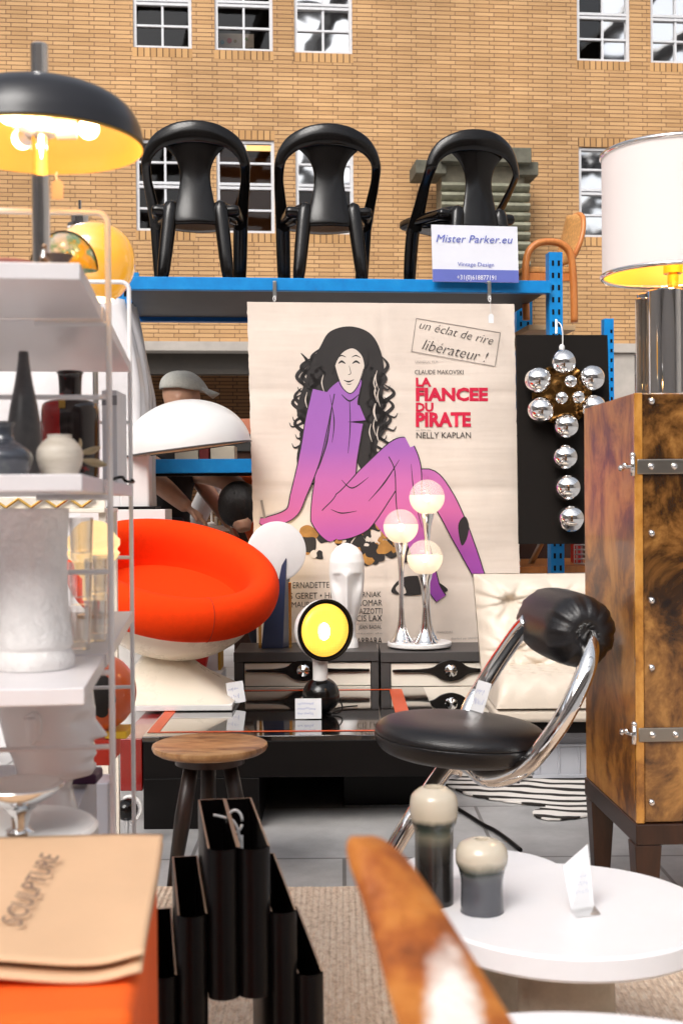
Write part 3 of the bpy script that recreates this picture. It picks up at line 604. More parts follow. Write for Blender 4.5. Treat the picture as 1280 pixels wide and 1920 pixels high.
for s, x0, yb, x1, h in (('ERNADETTE', 549, 1103, 617, 12), ('S GERET • HI', 543, 1123, 621, 12), ('MAURICE', 547, 1139, 600, 11), ('RNIAK', 679, 1120, 714, 11), ('IOMAR', 676, 1136, 716, 12), ('AZZOTTI', 673, 1151, 716, 11), ('CIS LAX', 668, 1165, 716, 12), ('JEAN BADAL', 672, 1179, 715, 7), ('BARBARA', 662, 1208, 716, 13)):
    ptext(s, x0, yb, x1, h, blk_i)
for s, x0, yb, x1, h in (('directeur de la photographie', 668, 1171, 715, 3), ('décor de', 668, 1189, 716, 3), ('distribué par UNIVERSAL', 845, 1199, 905, 4), ('FRANCEURS', 818, 1187, 848, 4)): ptext(s, x0, yb, x1, h, gry_i)
# hooks that hold the poster
def clip(px, off, label):
    t = T('hook', label, 'hook', px, 5.36, py=548, yaw=.10, group='hooks holding the poster')
    a = t.q(px, 529).z; m = MB(); s = .008
    m.box2((-s, .0, a-.065), (s, .006, a+.002)); m.box2((-s, .0, a+.002), (s, .05, a+.006)); m.build('clamp', steel, t, bevel=.002)
    m = MB(); z1 = t.q(px, 564).z
    m.tube(cat([(0, -.002, a-.06), (0, -.006, a-.075), (.004, -.008, (a+z1)/2-.03), (0, -.006, z1+.02), (-.008, -.006, z1+.01), (-.002, -.006, z1-.004), (.006, -.006, z1+.008)], 6), .0022, 6); m.build('wire', white_p, t); return t
clip(515, 0, 'grey metal hook on the blue beam near the poster top left corner'); c2 = clip(917, 0, 'grey metal hook on the blue beam with a price tag hanging below')
def hang_tag(name, label, px, py, D, w, h, top, m=paper, yaw=.1):
    t = T(name, label, 'price tag', px, D, py=py, yaw=yaw); s = t.s; z1 = (py-top)*s
    mb = MB(); mb.prism([(-w*s/2,-h*s/2),(w*s/2,-h*s/2),(w*s/2,h*s*.3),(w*s*.2,h*s/2),(-w*s*.2,h*s/2),(-w*s/2,h*s*.3)], 0, .002); mb.build('card', m, t, smooth=0)
    mb = MB(); mb.tube(cat([(0,.001,h*s/2-.002),(-w*s*.12,.001,(h*s/2+z1)/2),(0,.001,z1)], 5), .0012, 5); mb.build('string', white_m, t); return t
hang_tag('price_tag', 'tiny white price tag hanging at the top right of the poster', 920, 597, 5.33, 10, 17, 560)

# shop sign on the deck
SG = T('shop_sign', 'white and violet shop sign board with blue italic lettering on the blue rack', 'sign', 889, 5.44, z=0, yaw=.075)
sq = SG.q
p4 = [sq(811, 528), sq(972, 530), sq(969, 425), sq(808, 421)]
def board(pts, y0, y1): return MB().hexa([(p[0], y0, p[2]) for p in pts], [(p[0], y1, p[2]) for p in pts])
board(p4, 0, .006).build('board', mat('sign board', (.76,.77,.84), .4, var=.02), SG, smooth=0)
pb = [sq(811, 528), sq(972, 530), sq(971, 507), sq(810.5, 504.5)]
board(pb, -.0015, -.0003).build('band', mat('sign violet', (.13,.16,.50), .4, var=.03), SG, smooth=0)
def stext(s, x0, yb, x1, h, m, shear=0, off=0): a = sq(x0, yb); b = sq(x1, yb); text(s, 'lettering', m, SG, a.x, a.z, h*SG.s, b.x, -.003, shear, off, rot=-.012)
sviolet = art('sign lettering', (.10,.13,.48)); swhite = art('white lettering', (.8,.8,.85))
stext('Mister Parker.eu', 817, 454, 960, 15, sviolet, .24); stext('Vintage Design', 857, 499, 925, 8, sviolet); stext('+31(0)618877191', 856, 524, 929, 9, swhite, 0, .006)
# ------------------------------------------------------------------ coffee table
TH = .30; TX0, TX1, TY0, TY1 = -.645, .324, 3.93, 4.94
CT = T('coffee_table', 'low square black mirror-gloss coffee table with an orange inlaid stripe', 'coffee table', 640, 4.4, z=0)
def cl(x, y, z): return (x-CT.base.x, y-CT.base.y, z)
MB().box2(cl(TX0, TY0, TH-.018), cl(TX1, TY1, TH)).build('tabletop', black_lac, CT, bevel=.003)
MB().box2(cl(TX0+.003, TY0+.002, .165), cl(TX1-.003, TY1-.002, TH-.0185)).build('apron', black_matte, CT, bevel=.002)
m = MB(); zz = TH+.0012
def strip2(x0, y0, x1, y1): m.add([cl(x0,y0,zz),cl(x1,y0,zz),cl(x1,y1,zz),cl(x0,y1,zz)], [(0,1,2,3)])
strip2(TX0+.006, TY0+.06, TX1-.09, TY0+.080); strip2(TX0+.006, TY1-.085, TX1-.09, TY1-.06); strip2(TX1-.14, TY0+.0802, TX1-.09, TY1-.0852); strip2(TX0+.006, TY0+.0802, TX0+.045, TY1-.0852)
m.build('inlay_stripe', mat('orange inlay', (.62,.07,.008), .35, spec=.2), CT, smooth=0, recalc=False)
m = MB(); m.box2(cl(TX0+.002, TY0+.004, 0), cl(-.27, TY1-.01, .164)); m.build('base_block', black_matte, CT, bevel=.003)
m = MB(); m.box2(cl(.0, TY0+.30, 0), cl(TX1-.002, TY1-.01, .164)); m.build('base_block', black_matte, CT, bevel=.003)
m = MB(); m.box2(cl(TX0-.075, TY0+.02, .12), cl(TX0-.003, TY1-.02, .29)); m.build('side_leaf', mat('dark red lacquer', (.25,.008,.006), .2, coat=.5), CT, bevel=.004)

# ------------------------------------------------------------------ sideboard units
def sideboard(x0px, x1px, label, knobs):
    t = T('sideboard', label, 'sideboard', x0px, 4.99, z=0, group='low drawer units under the poster'); s = t.s
    x0, x1 = 0, (x1px-x0px)*s; H = t.q(x0px, 1223).z; dp = .33; th = .04
    m = MB(); m.box2((x0, -.006, H-th), (x1, dp, H)); m.build('top', char, t, bevel=.002)
    m = MB(); m.box2((x0+.001, 0, 0), (x0+th, dp-.002, H-th-.0005)); m.box2((x1-th*.75, 0, 0), (x1-.001, dp-.002, H-th-.0005)); m.box2((x0+th, dp-.01, 0), (x1-th*.75, dp-.004, H-th-.001)); m.build('carcass', char, t, bevel=.002)
    zs = [H-th-.004, t.q(x0px, 1288).z, t.q(x0px, 1350).z, .02]
    for i in range(3):
        fx0, fx1 = x0+th+.003, x1-th*.75-.003; z1, z0 = zs[i]-.003, zs[i+1]+.001; zc = (z0+z1)/2 if i else t.q(x0px, 1258).z
        m = MB(); m.box2((fx0, .006, z0), (fx1, .03, z1)); d = m.build('drawer', cream, t, bevel=.0015)
        kx = knobs*s; hh = .006
        L = [(fx0+.005, hh*.7), (kx-.20, hh), (kx-.13, hh*1.1), (kx-.075, hh*2.2), (kx-.04, .034), (kx, .043), (kx+.04, .034), (kx+.075, hh*2.2), (kx+.13, hh*1.1), (kx+.2, hh), (fx1-.005, hh*.7)]
        L = [p for p in L if fx0 < p[0] < fx1]; L = cat([(a, 0, b) for a, b in L], 5)
        out = [(p.x, zc+p.z) for p in L]+[(p.x, zc-p.z) for p in reversed(L)]
        m = MB(); m.prism(out, -.008, .0055); m.build('pull', black_gloss, d, bevel=.0015)
        m = MB(); m.lathe([(.026,0),(.026,-.006),(.022,-.010),(.006,-.016),(0,-.016)], 24, (kx, -.008, zc), (0,1,0), fn=lambda a, z: 1+.04*math.cos(a*10)); m.build('knob', chrome, d, smooth=20)
    return t
sideboard(440, 711, 'left low sideboard with charcoal frame, cream drawers and black eye-shaped pulls', 130)
sideboard(714.5, 1000, 'right low sideboard with cream drawers, under the three-globe chrome lamp', 131)
SBZ = W(440, 1223, 4.985).z

# ------------------------------------------------------------------ red tulip shell chair
RC = T('lounge_chair', 'round red-orange upholstered shell chair on a flared white pedestal', 'lounge chair', 318, 4.66, z=TH+.002)
def rc(px, py, off=0): return RC.q(px, py, off)
hw = .262; zb_ = .022
m = MB(); zN = rc(300, 1202).z; nk = -.015
def ped(u, v):
    a = 2*PI*u; e = (1-v)**2.1; r = .073; ex = 2+9*e; c, s_ = math.cos(a), math.sin(a); sq_ = 1/((abs(c)**ex+abs(s_)**ex)**(1/ex))
    rad = r+(hw*1.0-r)*e; return (nk*(1-e)+rad*sq_*c, rad*sq_*s_, zb_+(zN-zb_)*v**.86)
m.grid(ped, 72, 26); m.build('pedestal', mat('warm white plastic', (.78,.70,.58), .28, var=.02), RC, smooth=180)
MB().box2((-hw,-hw,0), (hw,hw,zb_)).build('base_plate', white_p, RC, bevel=.004)
tilt = Matrix.Rotation(R(12), 3, 'Y') @ Matrix.Rotation(R(21), 3, 'X')
cen = rc(327, 1075); RR = .345
def bowl_pt(r, z): return (r, z)
shell = [(.06,-.292),(.14,-.286),(.232,-.246),(.30,-.180),(.33,-.118),(.347,-.09)]
pad = [(.335,-.10),(.37,-.09),(.393,-.055),(.40,-.005),(.388,.040),(.356,.066),(.312,.060),(.285,.024),(.276,-.03),(.272,-.100),(.248,-.185),(.16,-.232),(.07,-.242),(0,-.243)]
def wob(a, z):  return 1+.012*math.cos(2*a+.5)
m = MB().lathe([(p.x, p.z) for p in cat([(a,0,b) for a,b in pad], 5)], 72, (0,0,0), fn=wob)
def place(mb, c):
    vs = []
    for v in mb.v:
        q = Vector(v)
        vs.append(tuple(tilt @ q + c))
    mb.v = vs; return mb
place(m, cen); cu_ = m.build('cushion', redfab, RC, smooth=180)
m = MB(); a_ = R(-58); m.tube([tilt @ Vector((p.x*1.001*math.cos(a_)*wob(a_, 0), p.x*1.001*math.sin(a_)*wob(a_, 0), p.z))+cen for p in cat([(a,0,b) for a,b in pad[:9]], 5)], .0016, 6); m.build('seam', mat('seam thread', (.40,.02,.002), .9), cu_, smooth=180)
m = MB().lathe([(p.x, p.z) for p in cat([(a,0,b) for a,b in shell], 5)], 64, (0,0,0), fn=wob); m.f = [f for f in m.f if len(f) == 4]; place(m, cen).build('shell', MATS['warm white plastic'], RC, smooth=180)
m = MB(); a_ = tilt @ Vector((0,0,-.288)) + cen; m.lathe([(.10,0),(.074,-.03),(.073,-.05)], 40, (0,0,0)); m.v = [(v[0]*(1)+nk+(a_.x-nk)*max(0,(v[2]+.05)/.05), v[1]+a_.y*max(0,(v[2]+.05)/.05), zN+.05+v[2]*1.0) for v in m.v]; m.build('neck', MATS['warm white plastic'], RC, smooth=180)

# ------------------------------------------------------------------ lamps and sculpture on the sideboard and table
def on_sb(name, label, cat_, px, D=5.16): return T(name, label, cat_, px, D, z=SBZ+.001)
# disc lamp
t = on_sb('disc_lamp', 'white disc lamp on a navy wedge stand with brass edging beside the red chair', 'table lamp', 527); s = t.s
c = t.q(519, 1034, -.03); m = MB(); m.lathe([(0,-.012),(.114,-.012),(.124,-.007),(.126,0),(.124,.007),(.114,.012),(0,.012)], 64, c, (.30,-1,.02), sx=1, sy=1.0); m.build('disc', white_m, t)
c2_ = c+Vector((-.012,.05,-.004)); m = MB(); m.lathe([(0,0),(.120,0),(.120,.006),(0,.006)], 64, c2_, (.30,-1,.02)); m.build('glow_ring', emit('disc lamp glow', (1,.80,.45), 1.1), t)
a, b, cc_, d = t.q(497, 1215), t.q(545, 1215), t.q(539, 1043), t.q(495, 1080); fr_ = -.06
m = MB(); base = [(a.x-.012, fr_, 0), (b.x-.03, fr_, 0), (b.x+.006, .03, 0), (a.x+.01, .05, 0)]; ap = t.q(537, 1044)
m.add(base+[(d.x+.012, fr_+.03, d.z-.06), (ap.x+.001, fr_+.02, ap.z), (ap.x+.012, .02, ap.z-.05), (d.x+.03, .03, d.z-.09)], [(3,2,1,0),(4,5,6,7),(0,1,5,4),(1,2,6,5),(2,3,7,6),(3,0,4,7)]); m.build('wedge_stand', navy, t, smooth=0, bevel=.002)
for px, y1 in ((489, 1150), (545, 1090)):
    p = t.q(px, 1200); m = MB(); m.box2((p.x-.006, -.052, 0), (p.x+.006, -.04, t.q(px, y1).z)); m.build('brass_edge', gold, t, bevel=.001)
# white abstract head
t = on_sb('head_sculpture', 'tall white abstract head sculpture with a long nose standing on the sideboard', 'sculpture', 651, 5.12); s = t.s
ks = [(0,21,20),(.05,20,19),(.10,16,16),(.16,15,15),(.22,16,17),(.30,20,21),(.42,27,26),(.55,31,29),(.7,33,31),(.82,33,31),(.9,29,27),(.96,20,18),(.99,9,9),(1,1,1)]
Hh = t.q(651, 1018).z
def hd(u, v):
    z = v; a = 2*PI*u-PI/2; w_ = lerp1(z, [k[0] for k in ks], [k[1] for k in ks])*s; d_ = lerp1(z, [k[0] for k in ks], [k[2] for k in ks])*s
    x = w_*math.cos(a); y = d_*math.sin(a); fr_ = (2*PI*u+PI) % (2*PI)-PI
    nose = (.020*math.exp(-(fr_/.20)**2))*(1 if .34 < z < .70 else max(0, 1-abs(z-(.34 if z < .34 else .70))/.035 if z < .34 else 1-(z-.70)/.06))
    sock = .020*math.exp(-((abs(fr_)-.62)/.34)**2)*math.exp(-((z-.62)/.09)**2)*(1 if z < .70 else max(0, 1-(z-.70)/.02))
    lips = .006*math.exp(-(fr_/.3)**2)*(math.exp(-((z-.285)/.012)**2)+math.exp(-((z-.255)/.012)**2))
    y -= nose+lips-sock; return (x, y, z*Hh)
MB().grid(hd, 64, 90).build('body', white_pl, t, smooth=180)
# three-globe chrome lamp
t = on_sb('globe_lamp', 'chrome three-stem lamp with half frosted lit globes on a white disc base', 'table lamp', 786, 5.14); s = t.s
zb0 = t.q(786, 1199).z
m = MB(); bw = 60*s; m.lathe([(bw*.97,0),(bw,.004),(bw,.016),(bw*.97,.02),(0,.02)], 56); m.build('base', white_p, t)
frost = bpy.data.materials.new('frosted glass'); frost.use_nodes = True; _n = frost.node_tree.nodes; _p = _n['Principled BSDF']; _p.inputs['Base Color'].default_value = (.85,.78,.68,1); _p.inputs['Roughness'].default_value = .25
_p.inputs['Emission Color'].default_value = (1,.78,.50,1); _p.inputs['Emission Strength'].default_value = .26; _p.inputs['Alpha'].default_value = .62
gclear = bpy.data.materials.new('hazy globe glass'); gclear.use_nodes = True; _p = gclear.node_tree.nodes['Principled BSDF']; _p.inputs['Base Color'].default_value = (.9,.84,.76,1); _p.inputs['Roughness'].default_value = .08; _p.inputs['Alpha'].default_value = .24; _p.inputs['Emission Color'].default_value = (1,.80,.55,1); _p.inputs['Emission Strength'].default_value = .14
for px, py, off, rp in ((751, 987, -.02, 32.5), (800, 932, .05, 33.5), (796, 1045, -.07, 33)):
    c = t.q(px, py, off); r = rp*s; b0 = .02; bx = t.q(px+1 if px != 800 else 812, 1190, off).x
    prof = [(.052,0),(.051,.004),(.040,.018),(.026,.045),(.016,.085),(.0115,.14),(.0105,(c.z-r)*.55),(.012,c.z-r-.12),(.018,c.z-r-.05),(.028,c.z-r-.008),(.031,c.z-r*.92)]
    m = MB(); m.lathe([(p.x, p.z) for p in cat([(a,0,b) for a,b in prof], 5)], 36, (c.x, off, b0)); m.v = [(v[0], v[1], v[2]-b0*(v[2]-b0)/(c.z-r*.92)) for v in m.v]; m.build('stem', chrome, t, smooth=180)
    m = MB(); m.sphere(c, r, 40, 16, z0=-.93, z1=.12); lo = m.build('frosted_globe', frost, t, smooth=180)
    m = MB(); m.sphere(c, r*.998, 40, 14, z0=.12, z1=.9999); m.build('clear_globe', gclear, t, smooth=180)
    m = MB(); m.sphere(c+Vector((0,0,-.004)), .015, 16, 10); m.build('bulb', bulb, t, smooth=180)
    m = MB(); m.lathe([(.012,0),(.012,.03)], 14, c+Vector((0,0,-.05))); m.build('socket', white_m, t)
# round lamp on the coffee table
t = T('round_lamp', 'round white spotlight lamp with a lit yellow face on a black ball base', 'table lamp', 602, 4.36, z=TH+.002); s = t.s
r = 35*s; m = MB(); m.sphere((0,0,r*.90), r, 40, 20, z0=-.9, z1=.93); m.build('ball_base', black_gloss, t, smooth=180)
c = t.q(606, 1181, -.035); ax = Vector((.55,-1,.02)).normalized(); R_ = 57*s
nb = t.q(601, 1235, -.01).z; m = MB(); m.lathe([(p.x,p.z) for p in cat([(.0265,0,r*1.70),(.0265,0,nb-.025),(.030,0,nb+.0),(.042,0,nb+.02)],6)], 36, (-.002,-.01,0)); m.build('neck', white_p, t, smooth=180)
m = MB(); pr = [(0,-.085),(.03,-.083),(.065,-.07),(.092,-.045),(R_*.97,-.012),(R_,.0),(R_,.012)]; m.lathe([(p.x,p.z) for p in cat([(a,0,b) for a,b in pr],5)], 56, c, ax); m.build('housing', white_p, t, smooth=180)
m = MB(); m.lathe([(R_*.99,.012),(R_*1.01,.014),(R_*1.01,.021),(R_*.965,.022),(R_*.94,.014)], 56, c, ax); m.build('rim', black_matte, t)
dm = bpy.data.materials.new('yellow lit diffuser'); dm.use_nodes = True; n = dm.node_tree.nodes; L = dm.node_tree.links; p = n['Principled BSDF']
p.inputs['Base Color'].default_value = (.85,.50,.05,1); p.inputs['Emission Color'].default_value = (1,.56,.08,1); p.inputs['Emission Strength'].default_value = .75; p.inputs['Roughness'].default_value = .4; p.inputs['Alpha'].default_value = .93
tc = n.new('ShaderNodeTexCoord'); ck = n.new('ShaderNodeTexBrick'); sp = n.new('ShaderNodeSeparateXYZ'); cb = n.new('ShaderNodeCombineXYZ'); L.new(tc.outputs['Object'], sp.inputs[0]); L.new(sp.outputs['X'], cb.inputs[0]); L.new(sp.outputs['Z'], cb.inputs[1]); L.new(cb.outputs[0], ck.inputs[0])
ck.offset = 0; ck.inputs['Scale'].default_value = 1; ck.inputs['Brick Width'].default_value = .009; ck.inputs['Row Height'].default_value = .009; ck.inputs['Mortar Size'].default_value = .0007
ck.inputs['Color1'].default_value = (1,.56,.075,1); ck.inputs['Color2'].default_value = (1,.53,.065,1); ck.inputs['Mortar'].default_value = (.8,.42,.05,1); L.new(ck.outputs[0], p.inputs['Emission Color'])
m = MB(); m.lathe([(R_*.95,.012),(R_*.6,.020),(0,.023)], 48, c, ax); m.build('diffuser', dm, t, smooth=180)
m = MB(); x_, y_, a_ = frame(ax); m.sphere(c+ax*.026+Vector((-.012,0,-.004)), .027, 20, 12, sc=(.85,.28,1.15)); m.build('bulb', emit('lamp bulb', (1,.86,.62), 9), t, smooth=180)
m = MB(); m.tube(cat([(.03,.02,.06),(.06,.01,.05),(.075,-.03,.02),(.06,-.05,.004),(.02,-.03,.004),(.06,.06,.004),(.13,.10,.004)], 6), .0028, 6); m.build('cord', black_matte, t)
# hand written cards
def card(name, label, px, py, D, w, h, tilt_=.0, yaw=0, rows=3, z=None, seed=1, clear=True):
    t = T(name, label, 'price card', px, D, py=py, z=z, yaw=yaw); s = t.s; w, h = w*s, h*s; rx = Matrix.Rotation(tilt_, 3, 'Y')
    def r3(v): return tuple(rx @ Vector(v))
    m = MB(); pts = [(-w/2,0,0),(w/2,0,0),(w/2,0,h),(-w/2,0,h)]
    m.hexa([r3(p) for p in pts], [r3((p[0], .0015, p[2])) for p in pts]); cd_ = m.build('card', paper, t, smooth=0)
    mb = MB(); o = scribble(t, (0, h*.5), w*.8, h*.72, rows, blueink, seed=seed)
    for v in o.data.vertices: v.co = rx @ v.co
    if clear: m = MB(); m.hexa([r3(p) for p in [(-w*.3,.002,0),(w*.2,.002,0),(w*.2,.012,0),(-w*.3,.012,0)]], [r3(p) for p in [(-w*.3,.002,h*.14),(w*.2,.002,h*.14),(w*.2,.008,h*.1),(-w*.3,.008,h*.1)]]); m.build('holder', glass_clear, t, smooth=0)
    return t
card('price_card', 'white handwritten card standing at the black ball foot of the round lamp', 578, 1352, 4.22, 49, 38, z=TH+.003, rows=3, seed=4)
card('price_card', 'white handwritten card leaning on the red chair pedestal', 445, 1318, 4.50, 32, 40, tilt_=-.14, rows=2, seed=9)

# ------------------------------------------------------------------ wooden stool
t = T('stool', 'round wooden stool with a worn brown seat and dark splayed legs', 'stool', 396, 3.4, z=0); s = t.s
zt_ = t.q(396, 1393).z; r = 108*s
m = MB(); m.lathe([(0,zt_-.026),(r*.90,zt_-.026),(r*.975,zt_-.019),(r,zt_-.010),(r*.99,zt_-.003),(r*.95,zt_),(0,zt_-.004)], 64); m.build('seat', wood, t)
m = MB(); m.lathe([(0,zt_-.055),(r*.6,zt_-.055),(r*.6,zt_-.035)], 40); m.build('seat_plate', darkwood, t)
stoolleg = ramp_mat('ebonised leg', [(.35,(.006,.003,.002)),(.75,(.03,.011,.006))], 7, .4, stretch=(4,4,.8))
for a in (-.3, 1.75, 3.75):
    dx, dy = math.cos(a), math.sin(a); m = MB(); m.tube([(dx*.055,dy*.055,zt_-.04),(dx*.085,dy*.085,zt_*.5),(dx*.12,dy*.12,0)], [.020,.023,.016], 12); m.build('leg', stoolleg, t, smooth=180)

# ------------------------------------------------------------------ chrome and leather chair
CH = T('tube_chair', 'black leather chair on a bent chrome tube with a rolled backrest', 'chair', 865, 3.1, z=0); q = CH.q; s = CH.s
zs_ = q(865, 1385).z; rw = 161*s
prof = [(0,-.052),(rw*.6,-.050),(rw*.88,-.036),(rw*.98,-.012),(rw,.004),(rw*.985,.006),(rw,.010),(rw*.97,.026),(rw*.85,.043),(rw*.55,.052),(0,.049)]
m = MB(); m.lathe([(p.x,p.z) for p in cat([(a,0,b) for a,b in prof],4)], 64); rot = Matrix.Rotation(R(3.5), 3, 'Y') @ Matrix.Rotation(R(0), 3, 'X')
m.v = [tuple(rot @ Vector((v[0], v[1]*.97, v[2]))+Vector((0,0,zs_))) for v in m.v]; m.build('seat', leather, CH, smooth=180)
tr_ = 17*s
rl = [q(1110,1172,-.10)+Vector((0,0,0)), q(1108,1195,-.13), q(1098,1255,-.19), q(1062,1335,-.21), q(1020,1398,-.20), q(985,1436,-.17), q(948,1456,-.12), q(908,1458,-.06), q(880,1436,.02), q(850,1428,.05), q(818,1464,.03), q(775,1530,-.02), q(735,1598,-.03)]
m = MB(); P = cat(rl, 8); end = P[-1]; fl_ = [q(716,1640,-.035), q(712,1680,-.05), Vector((q(724,1690,-.05).x, -.10, .020)), Vector((-.10, -.17, .019)), Vector((.10, -.18, .019))]
P = cat(rl+fl_, 8); m.tube(P, tr_, 20); m.build('near_tube', chrome, CH, smooth=180)
bl_ = [q(990,1165,.05), q(968,1190,.10), q(930,1245,.17), q(905,1285,.19), q(880,1330,.18), q(860,1400,.12), q(850,1448,.04)]
m = MB(); m.tube(cat(bl_, 8), tr_, 20); m.build('far_tube', chrome, CH, smooth=180)
e = [Vector((.10,-.18,.019)), Vector((.2,-.12,.019)), Vector((.22,.05,.019)), Vector((.1,.17,.019)), Vector((-.10,.16,.019)), Vector((-.17,.10,.019))]
m = MB(); m.tube(cat(e, 8), tr_, 16); m.build('foot_tube', chrome, CH, smooth=180)
# rolled backrest, axis from back left to front right
A_ = q(1018,1160,.17); B_ = q(1098,1188,-.15); ax = (B_-A_); LN = ax.length; rr_ = 66*s
m = MB(); prf = [(.012,-.012),(.030,-.016),(.052,-.008),(.072,.012),(rr_*.97,.045),(rr_*1.02,LN*.3),(rr_*1.03,LN*.5),(rr_*1.02,LN*.7),(rr_*.98,LN-.04),(.074,LN-.010),(.054,LN+.008),(.030,LN+.012),(.016,LN-.006),(.0,LN-.010)]
m.lathe([(p.x,p.z) for p in cat([(a,0,b) for a,b in prf],4)], 72, A_, ax, fn=lambda a, z: 1+(.05*math.sin(a*11)+.03*math.sin(a*23+1))*max(0, 1-min(abs(z-0), abs(z-LN))/.06)); m.build('backrest', leather, CH, smooth=180)
card('price_card', 'small white price card leaning at the back of the black leather seat', 892, 1334, 3.02, 26, 58, tilt_=.30, rows=2, seed=21)

# ------------------------------------------------------------------ cream tufted chair
CC = T('tufted_chair', 'cream tufted leather easy chair behind the black tube chair', 'armchair', 1030, 4.80, z=0); q = CC.q
x0, x1 = q(903,1200).x, q(1215,1200).x; z0, z1 = q(900,1262).z, q(900,1074,.3).z
creamle = mat('cream leather', (.66,.57,.47), .42, var=.05, bump=.35, bscale=40)
tufts = [(u, v) for v in (.22, .72) for u in (.2, .5, .8)]
def puff(u, v):
    d = 0; e = max(0, min(u, 1-u, v, 1-v)); h = .075*(1-math.exp(-e/.05))
    for i, (a, b) in enumerate(tufts):
        r = math.hypot((u-a)*1.1, (v-b)); h -= .060*math.exp(-(r/.05)**2); th = math.atan2(v-b, u-a); h -= .016*math.exp(-(r/.26)**2)*(.5+.5*math.cos(8*th+i))**3*min(1, r/.05)
    return h+.004*math.sin(u*31+v*17)*math.sin(v*23)
m = MB()
def back(u, v, sgn=1):
    lean = .30; return (x0+(x1-x0)*u+.02*v*(u-.5)-.0*v, .02+lean*v*.62-puff(u, v)*sgn+.04*(1-sgn)*.5, z0+(z1-z0)*v)
m.grid(back, 70, 60); m.grid(lambda u, v: back(u, v, -1), 30, 26); m.build('back_cushion', creamle, CC, smooth=180)
m = MB(); zs0, zs1 = q(900,1300).z, q(900,1258).z
def seat_c(u, v):
    e = max(0, min(u, 1-u)); d_ = .40; a = PI*v; rim = 1-math.exp(-e/.02)
    yy = -.36; 
    return (x0+.01+(x1-x0-.02)*u, yy+d_*(v if v > .18 else .18*(1-math.cos(v/.18*PI/2))), zs0+(.115*min(1, math.sin(min(v/.18, 1)*PI/2))+ .006*math.sin(u*40)*math.sin(v*30))*rim)
m.grid(seat_c, 50, 40); m.build('seat_cushion', creamle, CC, smooth=180)
m = MB(); m.box2((x0+.005,-.352,zs0-.055), (x1-.005,.05,zs0-.004)); m.build('lower_pad', creamle, CC, bevel=.02, seg=4)
m = MB(); m.box2((x0+.06,-.30,.0), (x0+.10,-.26,zs0-.06)); m.box2((x1-.10,-.30,0), (x1-.06,-.26,zs0-.06)); m.box2((x0+.06,.0,.0), (x0+.10,.04,zs0-.06)); m.box2((x1-.10,.0,0), (x1-.06,.04,zs0-.06)); m.box2((x0+.03,-.31,zs0-.10), (x1-.03,.04,zs0-.058)); m.build('frame', black_matte, CC, bevel=.003)
# crate with an orange cloth
t = T('plastic_crate', 'grey plastic storage crate on the floor under the cream chair', 'crate', 1075, 4.58, z=.011); q = t.q
xa, xb = q(1000,1400).x, q(1225,1400).x; H_ = q(1000,1372).z; m = MB(); lg = mat('grey plastic', (.42,.43,.47), .45, var=.05)
m.box2((xa,0,0),(xb,.012,H_)); m.box2((xa,.30,0),(xb,.312,H_)); m.box2((xa,.012,0),(xa+.012,.30,H_)); m.box2((xb-.012,.012,0),(xb,.30,H_)); m.box2((xa+.012,.012,0),(xb-.012,.30,.012)); m.build('walls', lg, t, bevel=.003)
m = MB(); m.box2((xa-.012,-.012,H_-.022),(xb+.012,-.0005,H_)); m.box2((xa-.008,-.009,H_-.055),(xb+.008,-.0005,H_-.045)); m.box2((xa-.006,-.008,0),(xb+.006,-.0005,.014))
for k in range(6): xx = xa+(xb-xa)*(k+.25)/6; m.box2((xx-.003,-.007,.0145),(xx+.003,-.0005,H_-.0555))
m.build('ribs', lg, t, bevel=.002)
t = T('folded_cloth', 'crumpled orange cloth lying on top of the grey plastic crate', 'cloth', 1072, 4.62, z=.011+H_); q = t.q
m = MB(); m.grid(lambda u, v: (-.10+.36*u, -.05+.20*v, .006+.055*math.sin(PI*min(1,max(0,v)))*math.sin(PI*min(1,u*1.0))**.5+.012*math.sin(u*17+v*9)*math.sin(v*PI)), 40, 24); m.build('cloth', orangefab, t, smooth=180, solid=.006)
# ------------------------------------------------------------------ white wire-frame shelf unit on the left
U = T('shelf_unit', 'white wire-framed shelf unit full of lamps and vases at the left edge', 'shelf unit', 158, 1.4, z=0, yaw=.115); q = U.q
XRt, XLf = q(158, 900, 0).x, q(158, 900, 0).x-.62
wire = mat('white wire', (.80,.77,.76), .3, var=.03); shelf_w = mat('pale grey shelf', (.72,.69,.70), .38, var=.03)
zsh = [q(100, 492).z, q(100, 889).z, q(100, 1291).z]
for i, z in enumerate(zsh):
    for (a, b) in ((0, .30), (.315, .99)):
        if i == 0 and a > 0: pass
        m = MB(); m.box2((XLf, a, z-.0195), (XRt-(.002 if a == 0 else 0), b, z)); m.build('shelf', shelf_w, U, bevel=.0015)
def wframe(off, px, ytop, rungs):
    x1 = q(px, 940, off).x; zt_ = q(px, ytop, off).z; r = .0042; x0 = XLf-.05; rc_ = .015
    m = MB(); P = [Vector((x1, off, .0)), Vector((x1, off, zt_-rc_))]+[Vector((x1-rc_+rc_*math.cos(a*PI/12), off, zt_-rc_+rc_*math.sin(a*PI/12))) for a in range(1, 7)]+[Vector((x0, off, zt_))]
    m.tube(P, r, 12)
    for y in rungs: zz = q(px, y, off).z; m.tube([(x1-.002, off+.001, zz), (x0, off+.001, zz)], r*.85, 10)
    m.tube([(x0, off, 0), (x0, off, zt_)], r, 10); m.build('wire_frame', wire, U, smooth=60); return x1
o1, o2 = .307, 1.0
def off_for(px):                                                       # depth offset of the shelf unit's right edge at a photo column
    lo, hi = -.2, 2.0
    for _ in range(40):
        mid = (lo+hi)/2
        if q(px, 940, mid).x < XRt+.018: lo = mid
        else: hi = mid
    return (lo+hi)/2
